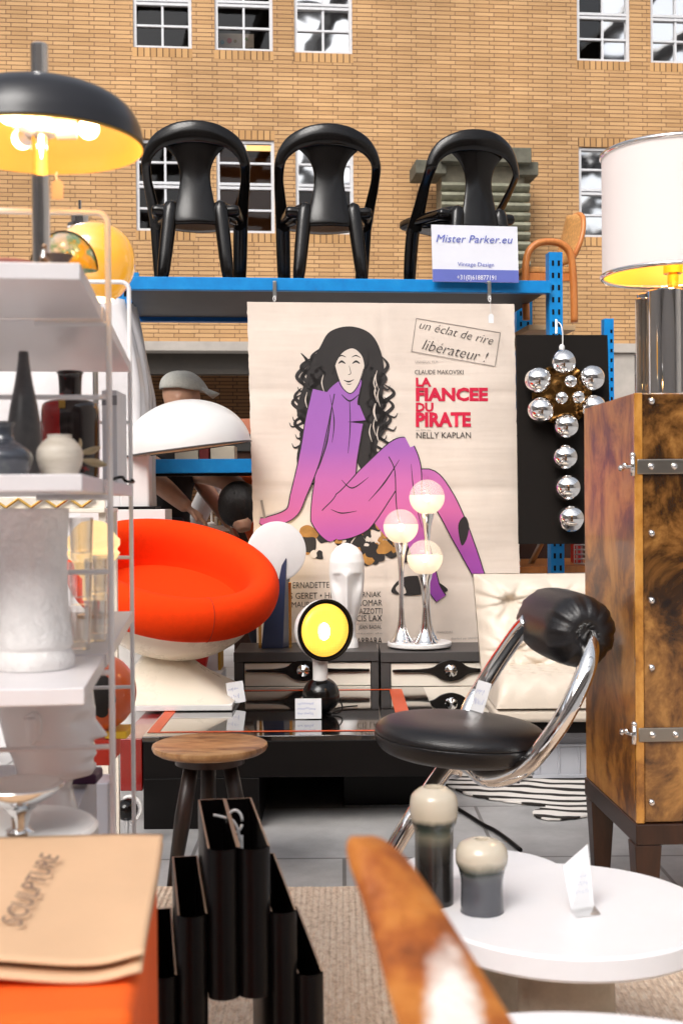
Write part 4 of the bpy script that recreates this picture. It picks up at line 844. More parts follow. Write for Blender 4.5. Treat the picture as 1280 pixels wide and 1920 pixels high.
xa = wframe(o1, 207, 399, (745, 1072, 1400)); xb = wframe(o2, 246, 529, (792, 1045, 1288))
m = MB()
for z in zsh: m.tube([(xa, o1, z-.025), (xa-.10, o1+.001, z-.025)], .004, 8)
m.build('shelf_bracket', wire, U, smooth=60)
ZS = zsh
# --- top shelf
t = T('table_lamp', 'big black dome lamp with yellow inside and chrome stem on the top shelf', 'table lamp', 79, 1.55, z=ZS[0], yaw=0); s = t.s
zr = t.q(79, 272).z; r = 192*s
m = MB(); pr = [(.0115,zr+.074),(.05,zr+.072),(.085,zr+.063),(.112,zr+.046),(.125,zr+.024),(r,zr+.003),(r,zr)]
oc = cat([(a,0,b) for a,b in pr], 6); m.lathe([(p.x,p.z) for p in oc], 72); m.f = [f for f in m.f if len(f) == 4]
m.build('shade', mat('black enamel shade', (.02,.02,.024), .3, var=.1, rvar=.03), t, smooth=180)
m = MB(); m.lathe([(p.x*.985, min(p.z-.003, zr+.070)) for p in oc], 72); m.f = [f for f in m.f if len(f) == 4]
m.build('shade_lining', mat('yellow lining', (.80,.50,.12), .35, var=.03), t, smooth=180)
m = MB(); m.lathe([(.055,0),(.055,.006),(.012,.012),(.0112,.02),(.0112,t.q(79,83).z-.002),(.0095,t.q(79,83).z),(0,t.q(79,83).z)], 28); m.build('stem', chrome, t)
m = MB(); m.lathe([(.020,zr-.012+.025),(.020,zr+.05)], 24); m.build('hub', white_p, t)
for a in (0.12, 2.2, 4.3):
    d = Vector((math.cos(a), math.sin(a), .04)); c = Vector((0,0,zr+.020)); m = MB(); m.lathe([(.013,.02),(.013,.045)], 18, c, d); m.build('bulb_holder', MATS['white paint'], t)
    m = MB(); m.sphere(c+d*.060, .0135, 20, 12); m.build('bulb', bulb, t, smooth=180)
ld = bpy.data.lights.new('lamp_light', 'POINT'); ld.energy = .55; ld.color = (1,.66,.28); ld.shadow_soft_size = .03; lo = bpy.data.objects.new('lamp_light', ld); COL.objects.link(lo); lo.parent = t.root; lo.location = (.02,-.045,zr+.02)
hang_tag('price_tag', 'pale price tag hanging from the rim of the black dome lamp', 108, 355, 1.60, 21, 37, 322, m=mat('buff card', (.62,.44,.32), .7), yaw=0)
def lathe_thing(name, label, cat_, px, D, z, prof, m, part='body', py=None, seg=40, sx=1, sy=1, fn=None, px_units=True, group=None, rows=5):
    """turned object; profile in photo pixels above its base"""
    t = T(name, label, cat_, px, D, z=z, py=py, group=group); s = t.s
    mb = MB(); P = cat([(a*s,0,b*s) for a,b in prof], rows) if px_units else [Vector((a,0,b)) for a,b in prof]
    mb.lathe([(max(p.x, 0), p.z) for p in P], seg, sx=sx, sy=sy, fn=fn); o = mb.build(part, m, t, smooth=60); return t, o
darkbowl = ramp_mat('dark glazed clay', [(.3,(.02,.014,.013)),(.7,(.10,.06,.05))], 18, .35)
lathe_thing('bowl', 'small dark glazed bowl at the right end of the top shelf', 'bowl', 112, 1.425, ZS[0], [(0,3),(14,3),(16,0),(12,6),(19,16),(26,25),(24,24),(14,12),(0,8)], darkbowl)
lathe_thing('plate', 'dusky pink shallow dish lying on the top shelf', 'plate', 18, 1.43, ZS[0], [(0,0),(26,0),(42,9),(46,14),(40,13),(24,6),(0,5)], mat('pink glaze', (.38,.14,.12), .4))
t, o = lathe_thing('glass_bottle', 'small amber glass bottle behind the chrome lamp stem', 'bottle', 84, 1.45, ZS[0], [(0,0),(9,0),(10,6),(10,26),(7,36),(5,44),(5,52),(0,52)], glass('amber glass', (.85,.6,.38), .15))
gd = T('art_glass', 'striped glass dome dish with yellow blobs leaning on the top shelf', 'glass dish', 121, 1.72, py=508); s = gd.s
yel = ramp_mat('yellow art glass', [(.40,(.75,.82,.84)),(.5,(.10,.42,.32)),(.56,(.85,.50,.02)),(.7,(.85,.42,.01))], 30, .08, coat=1)
m = MB(); m.sphere((0,0,.0), .047, 40, 14, z0=0, z1=.9999, sc=(1,.45,1.15)); m.build('body', yel, gd, smooth=180)
m = MB(); m.tube([((.0475)*math.cos(a*PI/24), -.004, .0545*math.sin(a*PI/24)) for a in range(25)], .0012, 8); m.build('rim', black_gloss, gd, smooth=180)
# pendant-like globe lamp behind the shelves
gl_m = bpy.data.materials.new('amber cream glass'); gl_m.use_nodes = True; n = gl_m.node_tree.nodes; L = gl_m.node_tree.links; p = n['Principled BSDF']; p.inputs['Roughness'].default_value = .08; p.inputs['Coat Weight'].default_value = 1
tc = n.new('ShaderNodeTexCoord'); sp = n.new('ShaderNodeSeparateXYZ'); L.new(tc.outputs['Object'], sp.inputs[0]); mr = n.new('ShaderNodeMapRange'); mr.inputs[1].default_value = -.07; mr.inputs[2].default_value = .03; L.new(sp.outputs['X'], mr.inputs[0])
cr = n.new('ShaderNodeValToRGB'); cr.color_ramp.elements[0].color = (.80,.55,.30,1); cr.color_ramp.elements[1].color = (.85,.40,.035,1); L.new(mr.outputs[0], cr.inputs[0]); L.new(cr.outputs[0], p.inputs['Base Color']); L.new(cr.outputs[0], p.inputs['Emission Color']); p.inputs['Emission Strength'].default_value = .30
t = T('globe_lamp', 'lit amber and cream glass globe lamp with an open bottom beside the top shelf', 'lamp', 178, 2.6, py=560); s = t.s
zc = t.q(178, 492).z; r = 76*s
m = MB(); m.lathe([(34*s,zc-70*s),(52*s,zc-57*s),(70*s,zc-28*s),(76*s,zc+2*s),(68*s,zc+38*s),(46*s,zc+62*s),(20*s,zc+73*s),(12*s,zc+74*s)], 56); m.f = [f for f in m.f if len(f) == 4]; mm = MB(); P = cat([(34*s,0,zc-70*s),(52*s,0,zc-57*s),(70*s,0,zc-28*s),(76*s,0,zc+2*s),(68*s,0,zc+38*s),(46*s,0,zc+62*s),(20*s,0,zc+73*s),(12*s,0,zc+74*s)], 6); mm.lathe([(v.x,v.z) for v in P], 56); mm.f = [f for f in mm.f if len(f) == 4]; mm.build('shade', gl_m, t, smooth=180)
m = MB(); m.lathe([(0,zc-66*s),(35*s,zc-66*s),(36*s,zc-70*s),(34*s,zc-71*s),(0,zc-68*s)], 40); m.build('lit_opening', emit('globe opening', (1,.83,.55), 1.5), t)
m = MB(); m.lathe([(24*s,zc+66*s),(24*s,zc+72*s),(17*s,zc+74*s),(17*s,zc+92*s),(14*s,zc+95*s),(3*s,zc+96*s),(3*s,t.q(150,376).z)], 28); m.v = [(v[0]-26*s, v[1], v[2]) for v in m.v]; m.build('cap', chrome, t)
m = MB(); m.lathe([(.006,-.35),(.006,zc-64*s)], 12); m.build('stem', steel, t)
# plastic dust cover behind
t = T('dust_cover', 'rack of goods hidden under translucent white plastic sheeting', 'dust cover', 120, 5.25, z=0); q2 = t.q
pl = mat('white plastic film', (.74,.71,.71), .22, var=.06, scale=3, bump=.4, bscale=5); zt_ = q2(200, 548).z; xr = q2(268, 760).x; xl = q2(-120, 760).x
def cov(u, v):
    a = 2*PI*u; z = zt_*(1-v); ex = 5; c, s_ = math.cos(a), math.sin(a); k = 1/((abs(c)**ex+abs(s_)**ex)**(1/ex)); sh = min(1, .80+.28*math.sin(min(1, v*2.4)*PI/2)*1.0); sh *= 1-.06*max(0, (v-.45))
    wv = 1+.018*math.sin(a*17+v*5)+.012*math.sin(a*31-v*9)+.01*math.sin(v*26+a*3)
    if v == 0: k = 0
    return ((xl+xr)/2+(xr-xl)/2*c*k*sh*wv, .22+.22*s_*k*sh*wv, z)
def cov2(u, v): return cov(u, 0 if v == 0 else max(.001, (v-.06)/.94)) if v > .06 else tuple(Vector(((xl+xr)/2, .22, zt_+.02)).lerp(Vector(cov(u, .001)), v/.06))
MB().grid(cov2, 110, 60).build('sheeting', pl, t, smooth=180)
# --- second shelf
slate = ramp_mat('slate glaze', [(.3,(.035,.034,.036)),(.7,(.11,.10,.10))], 16, .3)
Z = ZS[1]
lathe_thing('bottle_vase', 'tall dark slate bottle vase with a long tapering neck on the second shelf', 'vase', 47, 1.57, Z, [(0,0),(26,0),(31,40),(31,90),(26,130),(17,175),(11,215),(9,235),(6,235),(6,228),(0,228)], slate)
lathe_thing('bulb_vase', 'squat dark blue-black vase at the left end of the second shelf', 'vase', 8, 1.47, Z, [(0,0),(38,0),(52,26),(50,44),(32,60),(20,70),(17,90),(22,100),(15,98),(12,84),(0,80)], ramp_mat('blue black glaze', [(.3,(.012,.014,.02)),(.6,(.05,.055,.07)),(.75,(.12,.14,.12))], 9, .16, coat=.6))
lathe_thing('small_bottle_vase', 'small rust brown bottle vase between the dark and the cream vase', 'vase', 68, 1.60, Z, [(0,0),(18,0),(21,28),(17,52),(11,66),(10,98),(13,104),(8,103),(7,92),(0,90)], ramp_mat('rust glaze', [(.3,(.10,.035,.012)),(.6,(.34,.15,.06)),(.8,(.22,.15,.11))], 14, .4))
lathe_thing('round_vase', 'round cream stoneware vase with faint ridges on the second shelf', 'vase', 113, 1.52, Z, [(0,0),(28,0),(38,16),(43,36),(40,54),(28,68),(22,73),(23,78),(18,77),(16,66),(0,60)], ramp_mat('cream stoneware', [(.3,(.42,.36,.28)),(.55,(.66,.60,.52)),(.75,(.60,.55,.44))], 7, .45, bump=.1, stretch=(1,1,5)))
def redvase_mat():
    m = ramp_mat('red black glaze', [(.30,(.012,.006,.005)),(.60,(.018,.006,.005)),(.64,(.42,.006,.005)),(.8,(.48,.008,.005))], 13, .12, coat=.8); n = m.node_tree.nodes; L = m.node_tree.links
    tc = [x for x in n if x.type == 'TEX_COORD'][0]; nz = [x for x in n if x.type == 'TEX_NOISE'][0]; cr = [x for x in n if x.type == 'VALTORGB'][0]
    sp = n.new('ShaderNodeSeparateXYZ'); L.new(tc.outputs['Object'], sp.inputs[0]); mr = n.new('ShaderNodeMapRange'); mr.inputs[1].default_value = -.006; mr.inputs[2].default_value = -.008; mr.inputs[3].default_value = 0; mr.inputs[4].default_value = .3; L.new(sp.outputs['X'], mr.inputs[0])
    m2 = n.new('ShaderNodeMapRange'); m2.inputs[1].default_value = .145; m2.inputs[2].default_value = .15; m2.inputs[3].default_value = 1; m2.inputs[4].default_value = 0; L.new(sp.outputs['Z'], m2.inputs[0]); ml = n.new('ShaderNodeMath'); ml.operation = 'MULTIPLY'; L.new(mr.outputs[0], ml.inputs[0]); L.new(m2.outputs[0], ml.inputs[1])
    ad = n.new('ShaderNodeMath'); L.new(nz.outputs[0], ad.inputs[0]); L.new(ml.outputs[0], ad.inputs[1]); L.new(ad.outputs[0], cr.inputs[0]); return m
t, o = lathe_thing('floor_vase', 'large red and black glazed vase with a short wide neck on the second shelf', 'vase', 134, 2.05, Z, [(0,0),(46,0),(53,40),(54,100),(53,140),(46,152),(26,158),(21,166),(22,200),(25,207),(20,207),(17,166),(0,164)], redvase_mat())
tt = MB(); a = t.q(111, 765, -54*t.s-.001); c = t.q(123, 748, -54*t.s-.001); tt.box2((a.x, a.y-.001, a.z), (c.x, a.y, c.z)); tt.build('sticker', gold, t)
t = T('white_carton', 'narrow white carton standing behind the red and black vase', 'box', 207, 2.28, z=Z); s = t.s
m = MB(); m.box2((-14*s,0,0),(14*s,.10,178*s)); m.build('body', paper, t, bevel=.001); m = MB(); m.box2((-14.2*s,-.0008,150*s),(14.2*s,-.0003,168*s)); m.build('label_band', mat('grey print', (.3,.3,.32), .6), t, smooth=0)
t = T('dried_leaves', 'dried cream leaves on a twig beside the round cream vase', 'dried leaves', 165, 1.75, z=Z); s = t.s
leafm = mat('dried leaf', (.62,.50,.30), .7, var=.2, scale=30)
for (x0, y0, x1, y1, wd) in ((146,850,188,838,6), (150,862,200,872,7), (140,846,150,822,4)):
    a, c = t.q(x0, y0), t.q(x1, y1); d = c-a; nr = Vector((-d.z,0,d.x)).normalized()*wd*s; m = MB()
    m.grid(lambda u, v: tuple(a+d*u+nr*(2*v-1)*math.sin(PI*min(.999,u+.001))**.8+Vector((0,.012*math.sin(u*PI)+.006*(2*v-1)**2,0))), 12, 6); m.build('leaf', leafm, t, smooth=180, solid=.001)
m = MB(); a = t.q(152, 858); m.tube(cat([(a.x-.01,.0,.0), (a.x,.0,a.z*.6), tuple(a)], 5), .0015, 6); m.build('twig', darkwood, t)
t = T('cord_coil', 'black cord lying across the end of the second shelf', 'cord', 222, 2.2, z=Z+.002); m = MB(); m.tube(cat([(-.05,.03,.003),(-.02,-.01,.004),(.0,.03,.012),(.015,-.01,.004),(.02,.04,.003),(.025,.0,.006)], 8), .0028, 7); tag_o = m.build('cord', black_matte, t, smooth=180)
# --- third shelf
Z = ZS[2]
plm = white_pl
lathe_thing('column_vase', 'white rough-textured column vase with a collared foot on the third shelf', 'vase', 64, 1.57, Z, [(0,0),(66,0),(74,6),(75,20),(71,30),(68,36),(72,44),(72,60),(67,90),(64,140),(64,220),(66,278),(67,296),(58,296),(56,280),(0,270)], mat('rough white bisque', (.84,.81,.79), .75, var=.08, scale=30, bump=1, bscale=110), seg=150, rows=9, fn=lambda a, z: 1+((.010*math.sin(a*9+z*60)+.022*((math.sin(a*571.3+z*9133)*43758.5) % 1-.5)) if .036 < z < .196 else 0))
tm = glass('tumbler glass', (.95,.94,.93), .09)
def tumbler(px, D, z, label):
    t = T('glass_tumbler', label, 'glass', px, D, z=z, group='stacked glass tumblers'); m = MB(); r, h = .0155, .062
    m.lathe([(0,.001),(r*.9,.001),(r*.92,0),(r*.98,.004),(r*1.12,h),(r*1.04,h),(r*.9,.012),(0,.010)], 28, fn=lambda a, z: 1+.02*math.cos(a*10)); m.build('cup', tm, t, smooth=30); return t
g0 = tumbler(150, 1.76, Z, 'lower glass tumbler of the front stack right of the white column vase')
for px, D, dz, lb in ((150, 1.76, .0635, 'upper glass tumbler of the front stack right of the white column vase'), (152, 1.76, .127, 'topmost glass tumbler beside the middle of the white column vase'), (178, 1.86, 0, 'lower glass tumbler of the second stack near the shelf upright'), (179, 1.86, .0635, 'upper glass tumbler of the second stack near the shelf upright'), (192, 1.98, 0, 'bottom glass tumbler of the rear stack by the shelf upright'), (193, 1.98, .0635, 'top glass tumbler of the rear stack by the shelf upright')):
    p = W(px, 940, D); dup(g0, (p.x, p.y, Z+dz), lb)
t = T('ribbed_lamp', 'lit cream ribbed glass lamp glowing behind the glass tumblers', 'lamp', 176, 2.25, z=Z); s = t.s
cg = bpy.data.materials.new('lit cream glass'); cg.use_nodes = True; p = cg.node_tree.nodes['Principled BSDF']; p.inputs['Base Color'].default_value = (.85,.68,.42,1); p.inputs['Emission Color'].default_value = (1,.66,.28,1); p.inputs['Emission Strength'].default_value = .55; p.inputs['Roughness'].default_value = .25
z1 = t.q(176, 975).z; pr = [(20,-150),(20,-110),(34,-96),(36,-80),(44,-72),(50,-62),(44,-55),(50,-47),(50,-36),(42,-28),(34,-14),(20,-3),(0,0)]
m = MB(); m.lathe([(a*s, z1+b*s) for a, b in pr], 48); m.build('shade', cg, t, smooth=50)
m = MB(); m.lathe([(30*s,0),(30*s,.006),(8*s,.012),(8*s,z1-140*s)], 28); m.build('foot', gold, t)
# --- below: head, plinths, helmet
t = T('mannequin_head', 'glossy white mannequin head in profile under the third shelf', 'mannequin head', 92, 1.9, z=.572); s = t.s
hh = .174; m = MB(); m.head((0,0,.058), hh, 0, nose=.13, rows=90, cols=96, nosew=.19)
off_ = -min(v[0] for v in m.v); m.v = [(v[0], v[1], v[2]) for v in m.v]; m.build('head', mat('white gloss resin', (.86,.84,.83), .16, var=.02), t, smooth=180)
e = MB(); e.tube(cat([(-.022,-.056,.058+.56*hh),(-.004,-.060,.058+.60*hh),(.002,-.060,.058+.5*hh),(-.006,-.059,.058+.38*hh),(-.012,-.057,.058+.34*hh)],6), [.002,.005,.004,.005,.002], 8); e.build('ear', MATS['white gloss resin'], t, smooth=180)
PLN = T('display_plinth', 'pale grey plinth carrying the white mannequin head', 'plinth', 145, 1.86, z=0, yaw=.115); m = MB(); m.box2((-.36,0,0),(0,.42,.571)); m.build('body', mat('grey white board', (.56,.56,.62), .5, var=.03), PLN, bevel=.002)
t = T('perforated_ball', 'orange ceramic ball with dark round holes beside the shelf unit', 'ornament', 187, 2.9, py=1372); s = t.s
c = t.q(187, 1298); r = 70*s; om = mat('orange ceramic', (.62,.10,.02), .3, var=.12, coat=.3); dm_ = mat('dark hollow', (.016,.012,.010), .8)
m = MB(); m.sphere(c, r, 56, 32, sc=(1,1,1)); m.v = [((v[0]-c.x)*.98+c.x, v[1], (v[2]-c.z)*1.03+c.z) for v in m.v]; m.build('body', om, t, smooth=180)
def spot(px, py, rad, name='hole'):
    p0 = t.q(px, py); dx, dz = (p0.x-c.x), (p0.z-c.z); k = max(0.02, r*r-dx*dx-dz*dz*.94); n_ = Vector((dx, -math.sqrt(k), dz)); n_.normalize(); m = MB(); x_, y_, a_ = frame(n_); R2 = rad*s; vs = []
    for rr in (0, .35, .7, 1):
        for kk in range(24):
            d = (n_+ (x_*math.cos(kk*PI/12)+y_*math.sin(kk*PI/12))*(rr*R2/r)).normalized(); q_ = d*(r+.0012); vs.append((c.x+q_.x*.982, c.y+q_.y, c.z+q_.z*1.032))
    m.add(vs, [(i*24+k, i*24+(k+1) % 24, (i+1)*24+(k+1) % 24, (i+1)*24+k) for i in range(3) for k in range(24)]); m.build(name, dm_, t, smooth=180)
spot(186, 1286, 47, 'opening'); spot(244, 1306, 12); spot(219, 1345, 11); spot(240, 1262, 9)
def block(name, label, cat_, x0, y0, x1, y1, D, dp, m_, z=None, yaw=0):
    t = T(name, label, cat_, (x0+x1)/2, D, py=y1, z=z, yaw=yaw); w_ = (x1-x0)*t.s/2; h_ = (y1-y0)*t.s; mb = MB(); mb.box2((-w_,0,0),(w_,dp,h_)); mb.build('body', m_, t, bevel=min(.004, w_*.2)); return t
block('yellow_book', 'yellow book edge under the orange perforated ball', 'book', 196, 1372, 238, 1386, 2.86, .10, mat('yellow card', (.78,.48,.02), .6))
block('red_box', 'bright red box under the orange perforated ball', 'box', 172, 1387, 207, 1436, 2.86, .14, mat('red card', (.55,.03,.01), .5))
block('white_cabinet', 'white cabinet on the floor beside the shelf unit uprights', 'cabinet', 140, 1437, 206, 1760, 2.85, .1, MATS['grey white board'], z=0).root.location.z = 0
block('plum_box', 'dark plum box just behind the white mannequin chin', 'box', 128, 1452, 181, 1472, 2.05, .06, mat('plum card', (.06,.012,.05), .5))
t = T('ball_lamp', 'small black ball lamp with a white ring on the floor by the coffee table', 'lamp', 238, 3.75, z=0); s = t.s; r = .034
c = t.q(238, 1518); m = MB(); m.sphere(c, r, 28, 16); m.build('ball', black_gloss, t, smooth=180); m = MB(); m.tube([c+Vector((.012+.034*math.cos(a*PI/10), -.01, .005+.038*math.sin(a*PI/10))) for a in range(-5, 8)], .0055, 8); m.build('ring', white_p, t, smooth=180)
m = MB(); m.lathe([(.03,0),(.03,.006),(.007,.012),(.007,c.z-r+.002)], 20, (c.x, c.y, 0)); m.build('foot', chrome, t)

# ------------------------------------------------------------------ front left: side table, chrome dish, cardboard folder on the orange stool
SZ = .665
t = T('side_table', 'small round white table top behind the cardboard folder', 'side table', 30, 1.475, z=0); m = MB(); m.lathe([(0,SZ-.02),(.100,SZ-.02),(.104,SZ-.016),(.104,SZ-.004),(.100,SZ),(0,SZ)], 64); m.build('tabletop', white_p, t)
m = MB(); m.lathe([(.07,0),(.07,.01),(.014,.03),(.012,SZ-.021)], 28); m.build('pedestal', white_p, t)
t = T('chrome_dish', 'shallow chrome dish on a ribbed chrome stem at the left edge', 'dish', 38, 1.43, z=SZ); s = t.s; zr = t.q(38, 1478).z
m = MB(); m.lathe([(0,zr-.022),(.02,zr-.020),(.040,zr-.008),(.0505,zr+.002),(.052,zr+.005),(.049,zr+.004),(.036,zr-.004),(.018,zr-.010),(0,zr-.011)], 56); m.build('dish', chrome, t, smooth=180)
m = MB(); m.lathe([(.016,0),(.016,.004),(.009,.008),(.010,zr-.03),(.018,zr-.021)], 24, fn=lambda a, z: 1+.08*math.cos(a*8)); m.build('stem', chrome, t)
t = T('stool_cube', 'orange upholstered cube seat under the cardboard folder', 'stool', 60, 1.0, z=0); 
t.root.rotation_euler = (0, 0, .10); p = W(250, 1812, .985); xR = (p.x-t.base.x)
m = MB(); m.box2((-.34,-.035,0),(xR,.34,.648)); m.build('cushion', orangefab, t, bevel=.012, seg=4)
t = T('cardboard_folder', 'kraft cardboard folder with stencilled lettering lying on the orange seat', 'folder', 150, 1.0, z=.65)
def fq(px, py, h=0.016):                                               # photo point -> folder top plane
    d = ray(px, py); k = (t.base.z+h-EYE.z)/d.z; p = EYE+d*k-t.base; return Vector((p.x, p.y, h))
ca, cb_, cc_, cd_ = fq(-190, 1812), fq(270, 1797), fq(306, 1563), fq(-120, 1574)
def sheet(dz, th, inset, name):
    m = MB()
    def f(u, v):
        a = ca.lerp(cb_, u); b = cd_.lerp(cc_, u); p = a.lerp(b, v); p.z += dz+.006*math.exp(-((1-u)/.12)**2)*math.sin(v*5+1)+.004*math.sin(u*6)*(1-v); p.y -= inset*(1-v)*.01; return tuple(p)
    m.grid(f, 40, 30); return m.build(name, kraft, t, smooth=180, solid=th)
sheet(0, .0025, 0, 'cover'); sheet(-.010, .003, 1.2, 'back_cover')
m = MB(); m.grid(lambda u, v: tuple(ca.lerp(cb_, u*.97).lerp(cd_.lerp(cc_, u*.97), .03+v*.94)+Vector((0,0,-.0075+.003*math.sin(u*6)*(1-v)))), 10, 10); m.build('sheets', mat('dark paper edge', (.10,.05,.035), .8), t, solid=.005)
# stencilled word running away from the viewer
lab = text('SCULPTURE', 'lettering', mat('stencil ink', (.16,.10,.08), .8, var=.2), t, 0, 0, 1.0, 1.0, 0)
o0, o1_, oh = fq(-26, 1752), fq(101, 1606), fq(-60, 1742); 
for v in lab.data.vertices: 
    a, b = v.co.x, v.co.z; hv = (fq(-4, 1742)-fq(38, 1752)); p = fq(40, 1752).lerp(fq(112, 1618), a)+hv*b; v.co = (p.x, p.y, p.z+.0075)

# ------------------------------------------------------------------ black fluted magazine stand
t = T('magazine_stand', 'stepped glossy black plastic stand with fluted front and open tops', 'stand', 447, 1.8, z=0, yaw=.163); q = t.q; s = t.s
black_satin = mat('satin black plastic', (.004,.003,.003), .3, var=.3, spec=.18)
rim = mat('light-caught rim beige', (.30,.20,.13), .35)  # light caught by the compartment rims, put in as a beige colour
cols = [(287,332,1832), (333,389,1717), (389.5,447,1592), (447.5,506,1590), (506.5,556,1710), (556.5,606,1826)]
DP = .30
for i, (xa_, xb_, yt) in enumerate(cols):
    xa, xb = q(xa_, yt).x, q(xb_, yt).x; zt_ = q(xa_, yt).z; z0 = q(447, 1868).z if i in (2, 3) else 0; w_ = .003; bul = (xb-xa)*.30
    def front(k, n=10): u = k/n; return (xa+(xb-xa)*u, -bul*math.sin(PI*u)**.7)
    O = [front(k) for k in range(11)]; out = O+[(xb, DP), (xa, DP)]; inn = [(x+(w_ if x < (xa+xb)/2 else -w_)*(1 if k in (0, 10) else 0), y+w_) for k, (x, y) in enumerate(O)]+[(xb-w_, DP-w_), (xa+w_, DP-w_)]
    n = len(out); m = MB(); vs = [(x, y, z0) for x, y in out]+[(x, y, zt_) for x, y in out]+[(x, y, zt_) for x, y in inn]+[(x, y, z0+.02) for x, y in inn]
    m.add(vs, [tuple(range(n-1, -1, -1))]+[(k, (k+1) % n, n+(k+1) % n, n+k) for k in range(n)]+[(2*n+k, 2*n+(k+1) % n, 3*n+(k+1) % n, 3*n+k) for k in range(n)]+[tuple(range(3*n, 4*n))])
    comp = m.build('compartment', black_satin, t, smooth=50)
    m = MB(); m.add([(x, y, zt_+.0004) for x, y in out]+[(x, y, zt_+.0004) for x, y in inn], [(k, (k+1) % n, n+(k+1) % n, n+k) for k in range(11, n-1)]+[(10, 11, n+11, n+10), (n-1, 0, n, 2*n-1)]); m.build('rim', rim, comp, smooth=0, recalc=False)
t2 = T('price_tag', 'white string tag tied round the middle wall of the black fluted stand', 'price tag', 440, 2.0, py=1560); q = t2.q
m = MB(); cpt = q(436, 1540); m.tube([(cpt.x+.012*math.cos(a*PI/10)+.004, .0, cpt.z+.018*math.sin(a*PI/10)) for a in range(0, 20)], .0025, 7); m.tube(cat([tuple(q(400,1528)), tuple(q(418,1532)), tuple(q(436,1538)), tuple(q(446,1555)), tuple(q(449,1575))], 5), .0025, 7); m.build('string', white_m, t2, smooth=180)
m = MB(); a = q(443, 1592); c = q(456, 1566); m.box2((a.x, -.001, a.z), (c.x, .001, c.z)); m.build('card', paper, t2, smooth=0)

# ------------------------------------------------------------------ white round tables on the right
stonepl = mat('white composite stone', (.80,.79,.81), .42, var=.03, scale=4); sandst = mat('grey sandstone', (.42,.37,.30), .8, var=.12, scale=30, bump=.3, bscale=120)
def round_table(label, px, D, h, r, th, r0, r1):
    t = T('round_table', label, 'side table', px, D, z=.012, group='white round tables on the rug'); h -= .012
    m = MB(); m.lathe([(0,h-th),(r*.985,h-th),(r,h-th+.005),(r,h-.005),(r*.985,h),(0,h)], 96); m.build('tabletop', stonepl, t, smooth=20)
    m = MB(); m.lathe([(0,0),(r1,0),(r0,h-th-.001),(0,h-th-.001)], 64); m.build('pedestal', sandst, t); return t
round_table('larger white round table with two glazed vases and a price card on it', 1062, 2.085, .362, .243, .040, .078, .088)
round_table('lower white round table half hidden behind the larger white one', 905, 2.42, .318, .165, .03, .07, .08)
round_table('edge of a white round table at the very bottom right corner of the view', 1170, .90, .553, .30, .03, .05, .15)
drip = lambda nm, z1, z2, top, mid, low: (nm, z1, z2, top, mid, low)
def vase_mat(nm, h, low):
    m = bpy.data.materials.new(nm); m.use_nodes = True; n = m.node_tree.nodes; L = m.node_tree.links; p = n['Principled BSDF']; p.inputs['Roughness'].default_value = .22; p.inputs['Coat Weight'].default_value = .3
    tc = n.new('ShaderNodeTexCoord'); sp = n.new('ShaderNodeSeparateXYZ'); L.new(tc.outputs['Object'], sp.inputs[0]); nz = n.new('ShaderNodeTexNoise'); nz.inputs['Scale'].default_value = 28; nz.inputs['Detail'].default_value = 5; L.new(tc.outputs['Object'], nz.inputs[0])
    ad = n.new('ShaderNodeMath'); ad.operation = 'MULTIPLY_ADD'; ad.inputs[1].default_value = .018; L.new(nz.outputs[0], ad.inputs[0]); L.new(sp.outputs['Z'], ad.inputs[2]); mr = n.new('ShaderNodeMapRange'); mr.inputs[2].default_value = h; L.new(ad.outputs[0], mr.inputs[0])
    cr = n.new('ShaderNodeValToRGB'); e = cr.color_ramp.elements; e[0].position = 0; e[0].color = (*low, 1); e[1].position = 1; e[1].color = (.62,.55,.44,1)
    for q_, c in h_stops[nm]: x = e.new(q_); x.color = (*c, 1)
    L.new(mr.outputs[0], cr.inputs[0]); L.new(cr.outputs[0], p.inputs['Base Color']); return m
h_stops = {'tall vase glaze': [(.40,(.022,.019,.017)),(.55,(.055,.05,.042)),(.64,(.16,.15,.11)),(.70,(.06,.075,.06)),(.75,(.035,.042,.036)),(.80,(.58,.50,.38)),(.9,(.66,.58,.46))], 'short vase glaze': [(.50,(.085,.088,.10)),(.60,(.10,.105,.11)),(.67,(.03,.04,.032)),(.74,(.26,.24,.18)),(.82,(.62,.55,.44))]}
lathe_thing('tall_vase', 'tall dark glazed vase with a bulging cream top on the white table', 'vase', 814, 2.10, .3625, [(0,0),(33,0),(36,6),(36,110),(37,138),(42,152),(45,178),(42,200),(30,212),(20,217),(20,213),(16,214),(15,190),(0,180)], vase_mat('tall vase glaze', 217*2.10/F, (.018,.016,.015)), py=None)
lathe_thing('short_vase', 'short grey glazed vase with a cream mushroom top on the white table', 'vase', 903, 2.055, .3625, [(0,0),(37,0),(40,5),(39,52),(43,78),(48,92),(48,112),(40,126),(26,133),(14,135),(13,130),(12,110),(0,100)], vase_mat('short vase glaze', 135*2.055/F, (.07,.073,.085)))
t = T('price_card', 'folded white price card standing on the larger white round table', 'price card', 1088, 2.05, z=.3625); q = t.q
a, b, c, d = q(1068,1690), q(1116,1697), q(1108,1592), q(1056,1628); m = MB(); m.hexa([(a.x,-.01,0),(b.x,.01,0),(c.x-.0,.03,c.z),(d.x,.012,d.z)], [(a.x,-.0085,0),(b.x,.0115,0),(c.x,.0315,c.z),(d.x,.0135,d.z)]); m.build('card', paper, t, smooth=0)
m = MB(); m.hexa([(a.x,-.0105,0),(b.x,.0095,0),(b.x+.004,-.022,0),(a.x+.004,-.035,0)], [(a.x,-.0105,.006),(b.x,.0095,.006),(b.x+.004,-.022,.002),(a.x+.004,-.035,.002)]); m.build('holder', glass_clear, t, smooth=0)
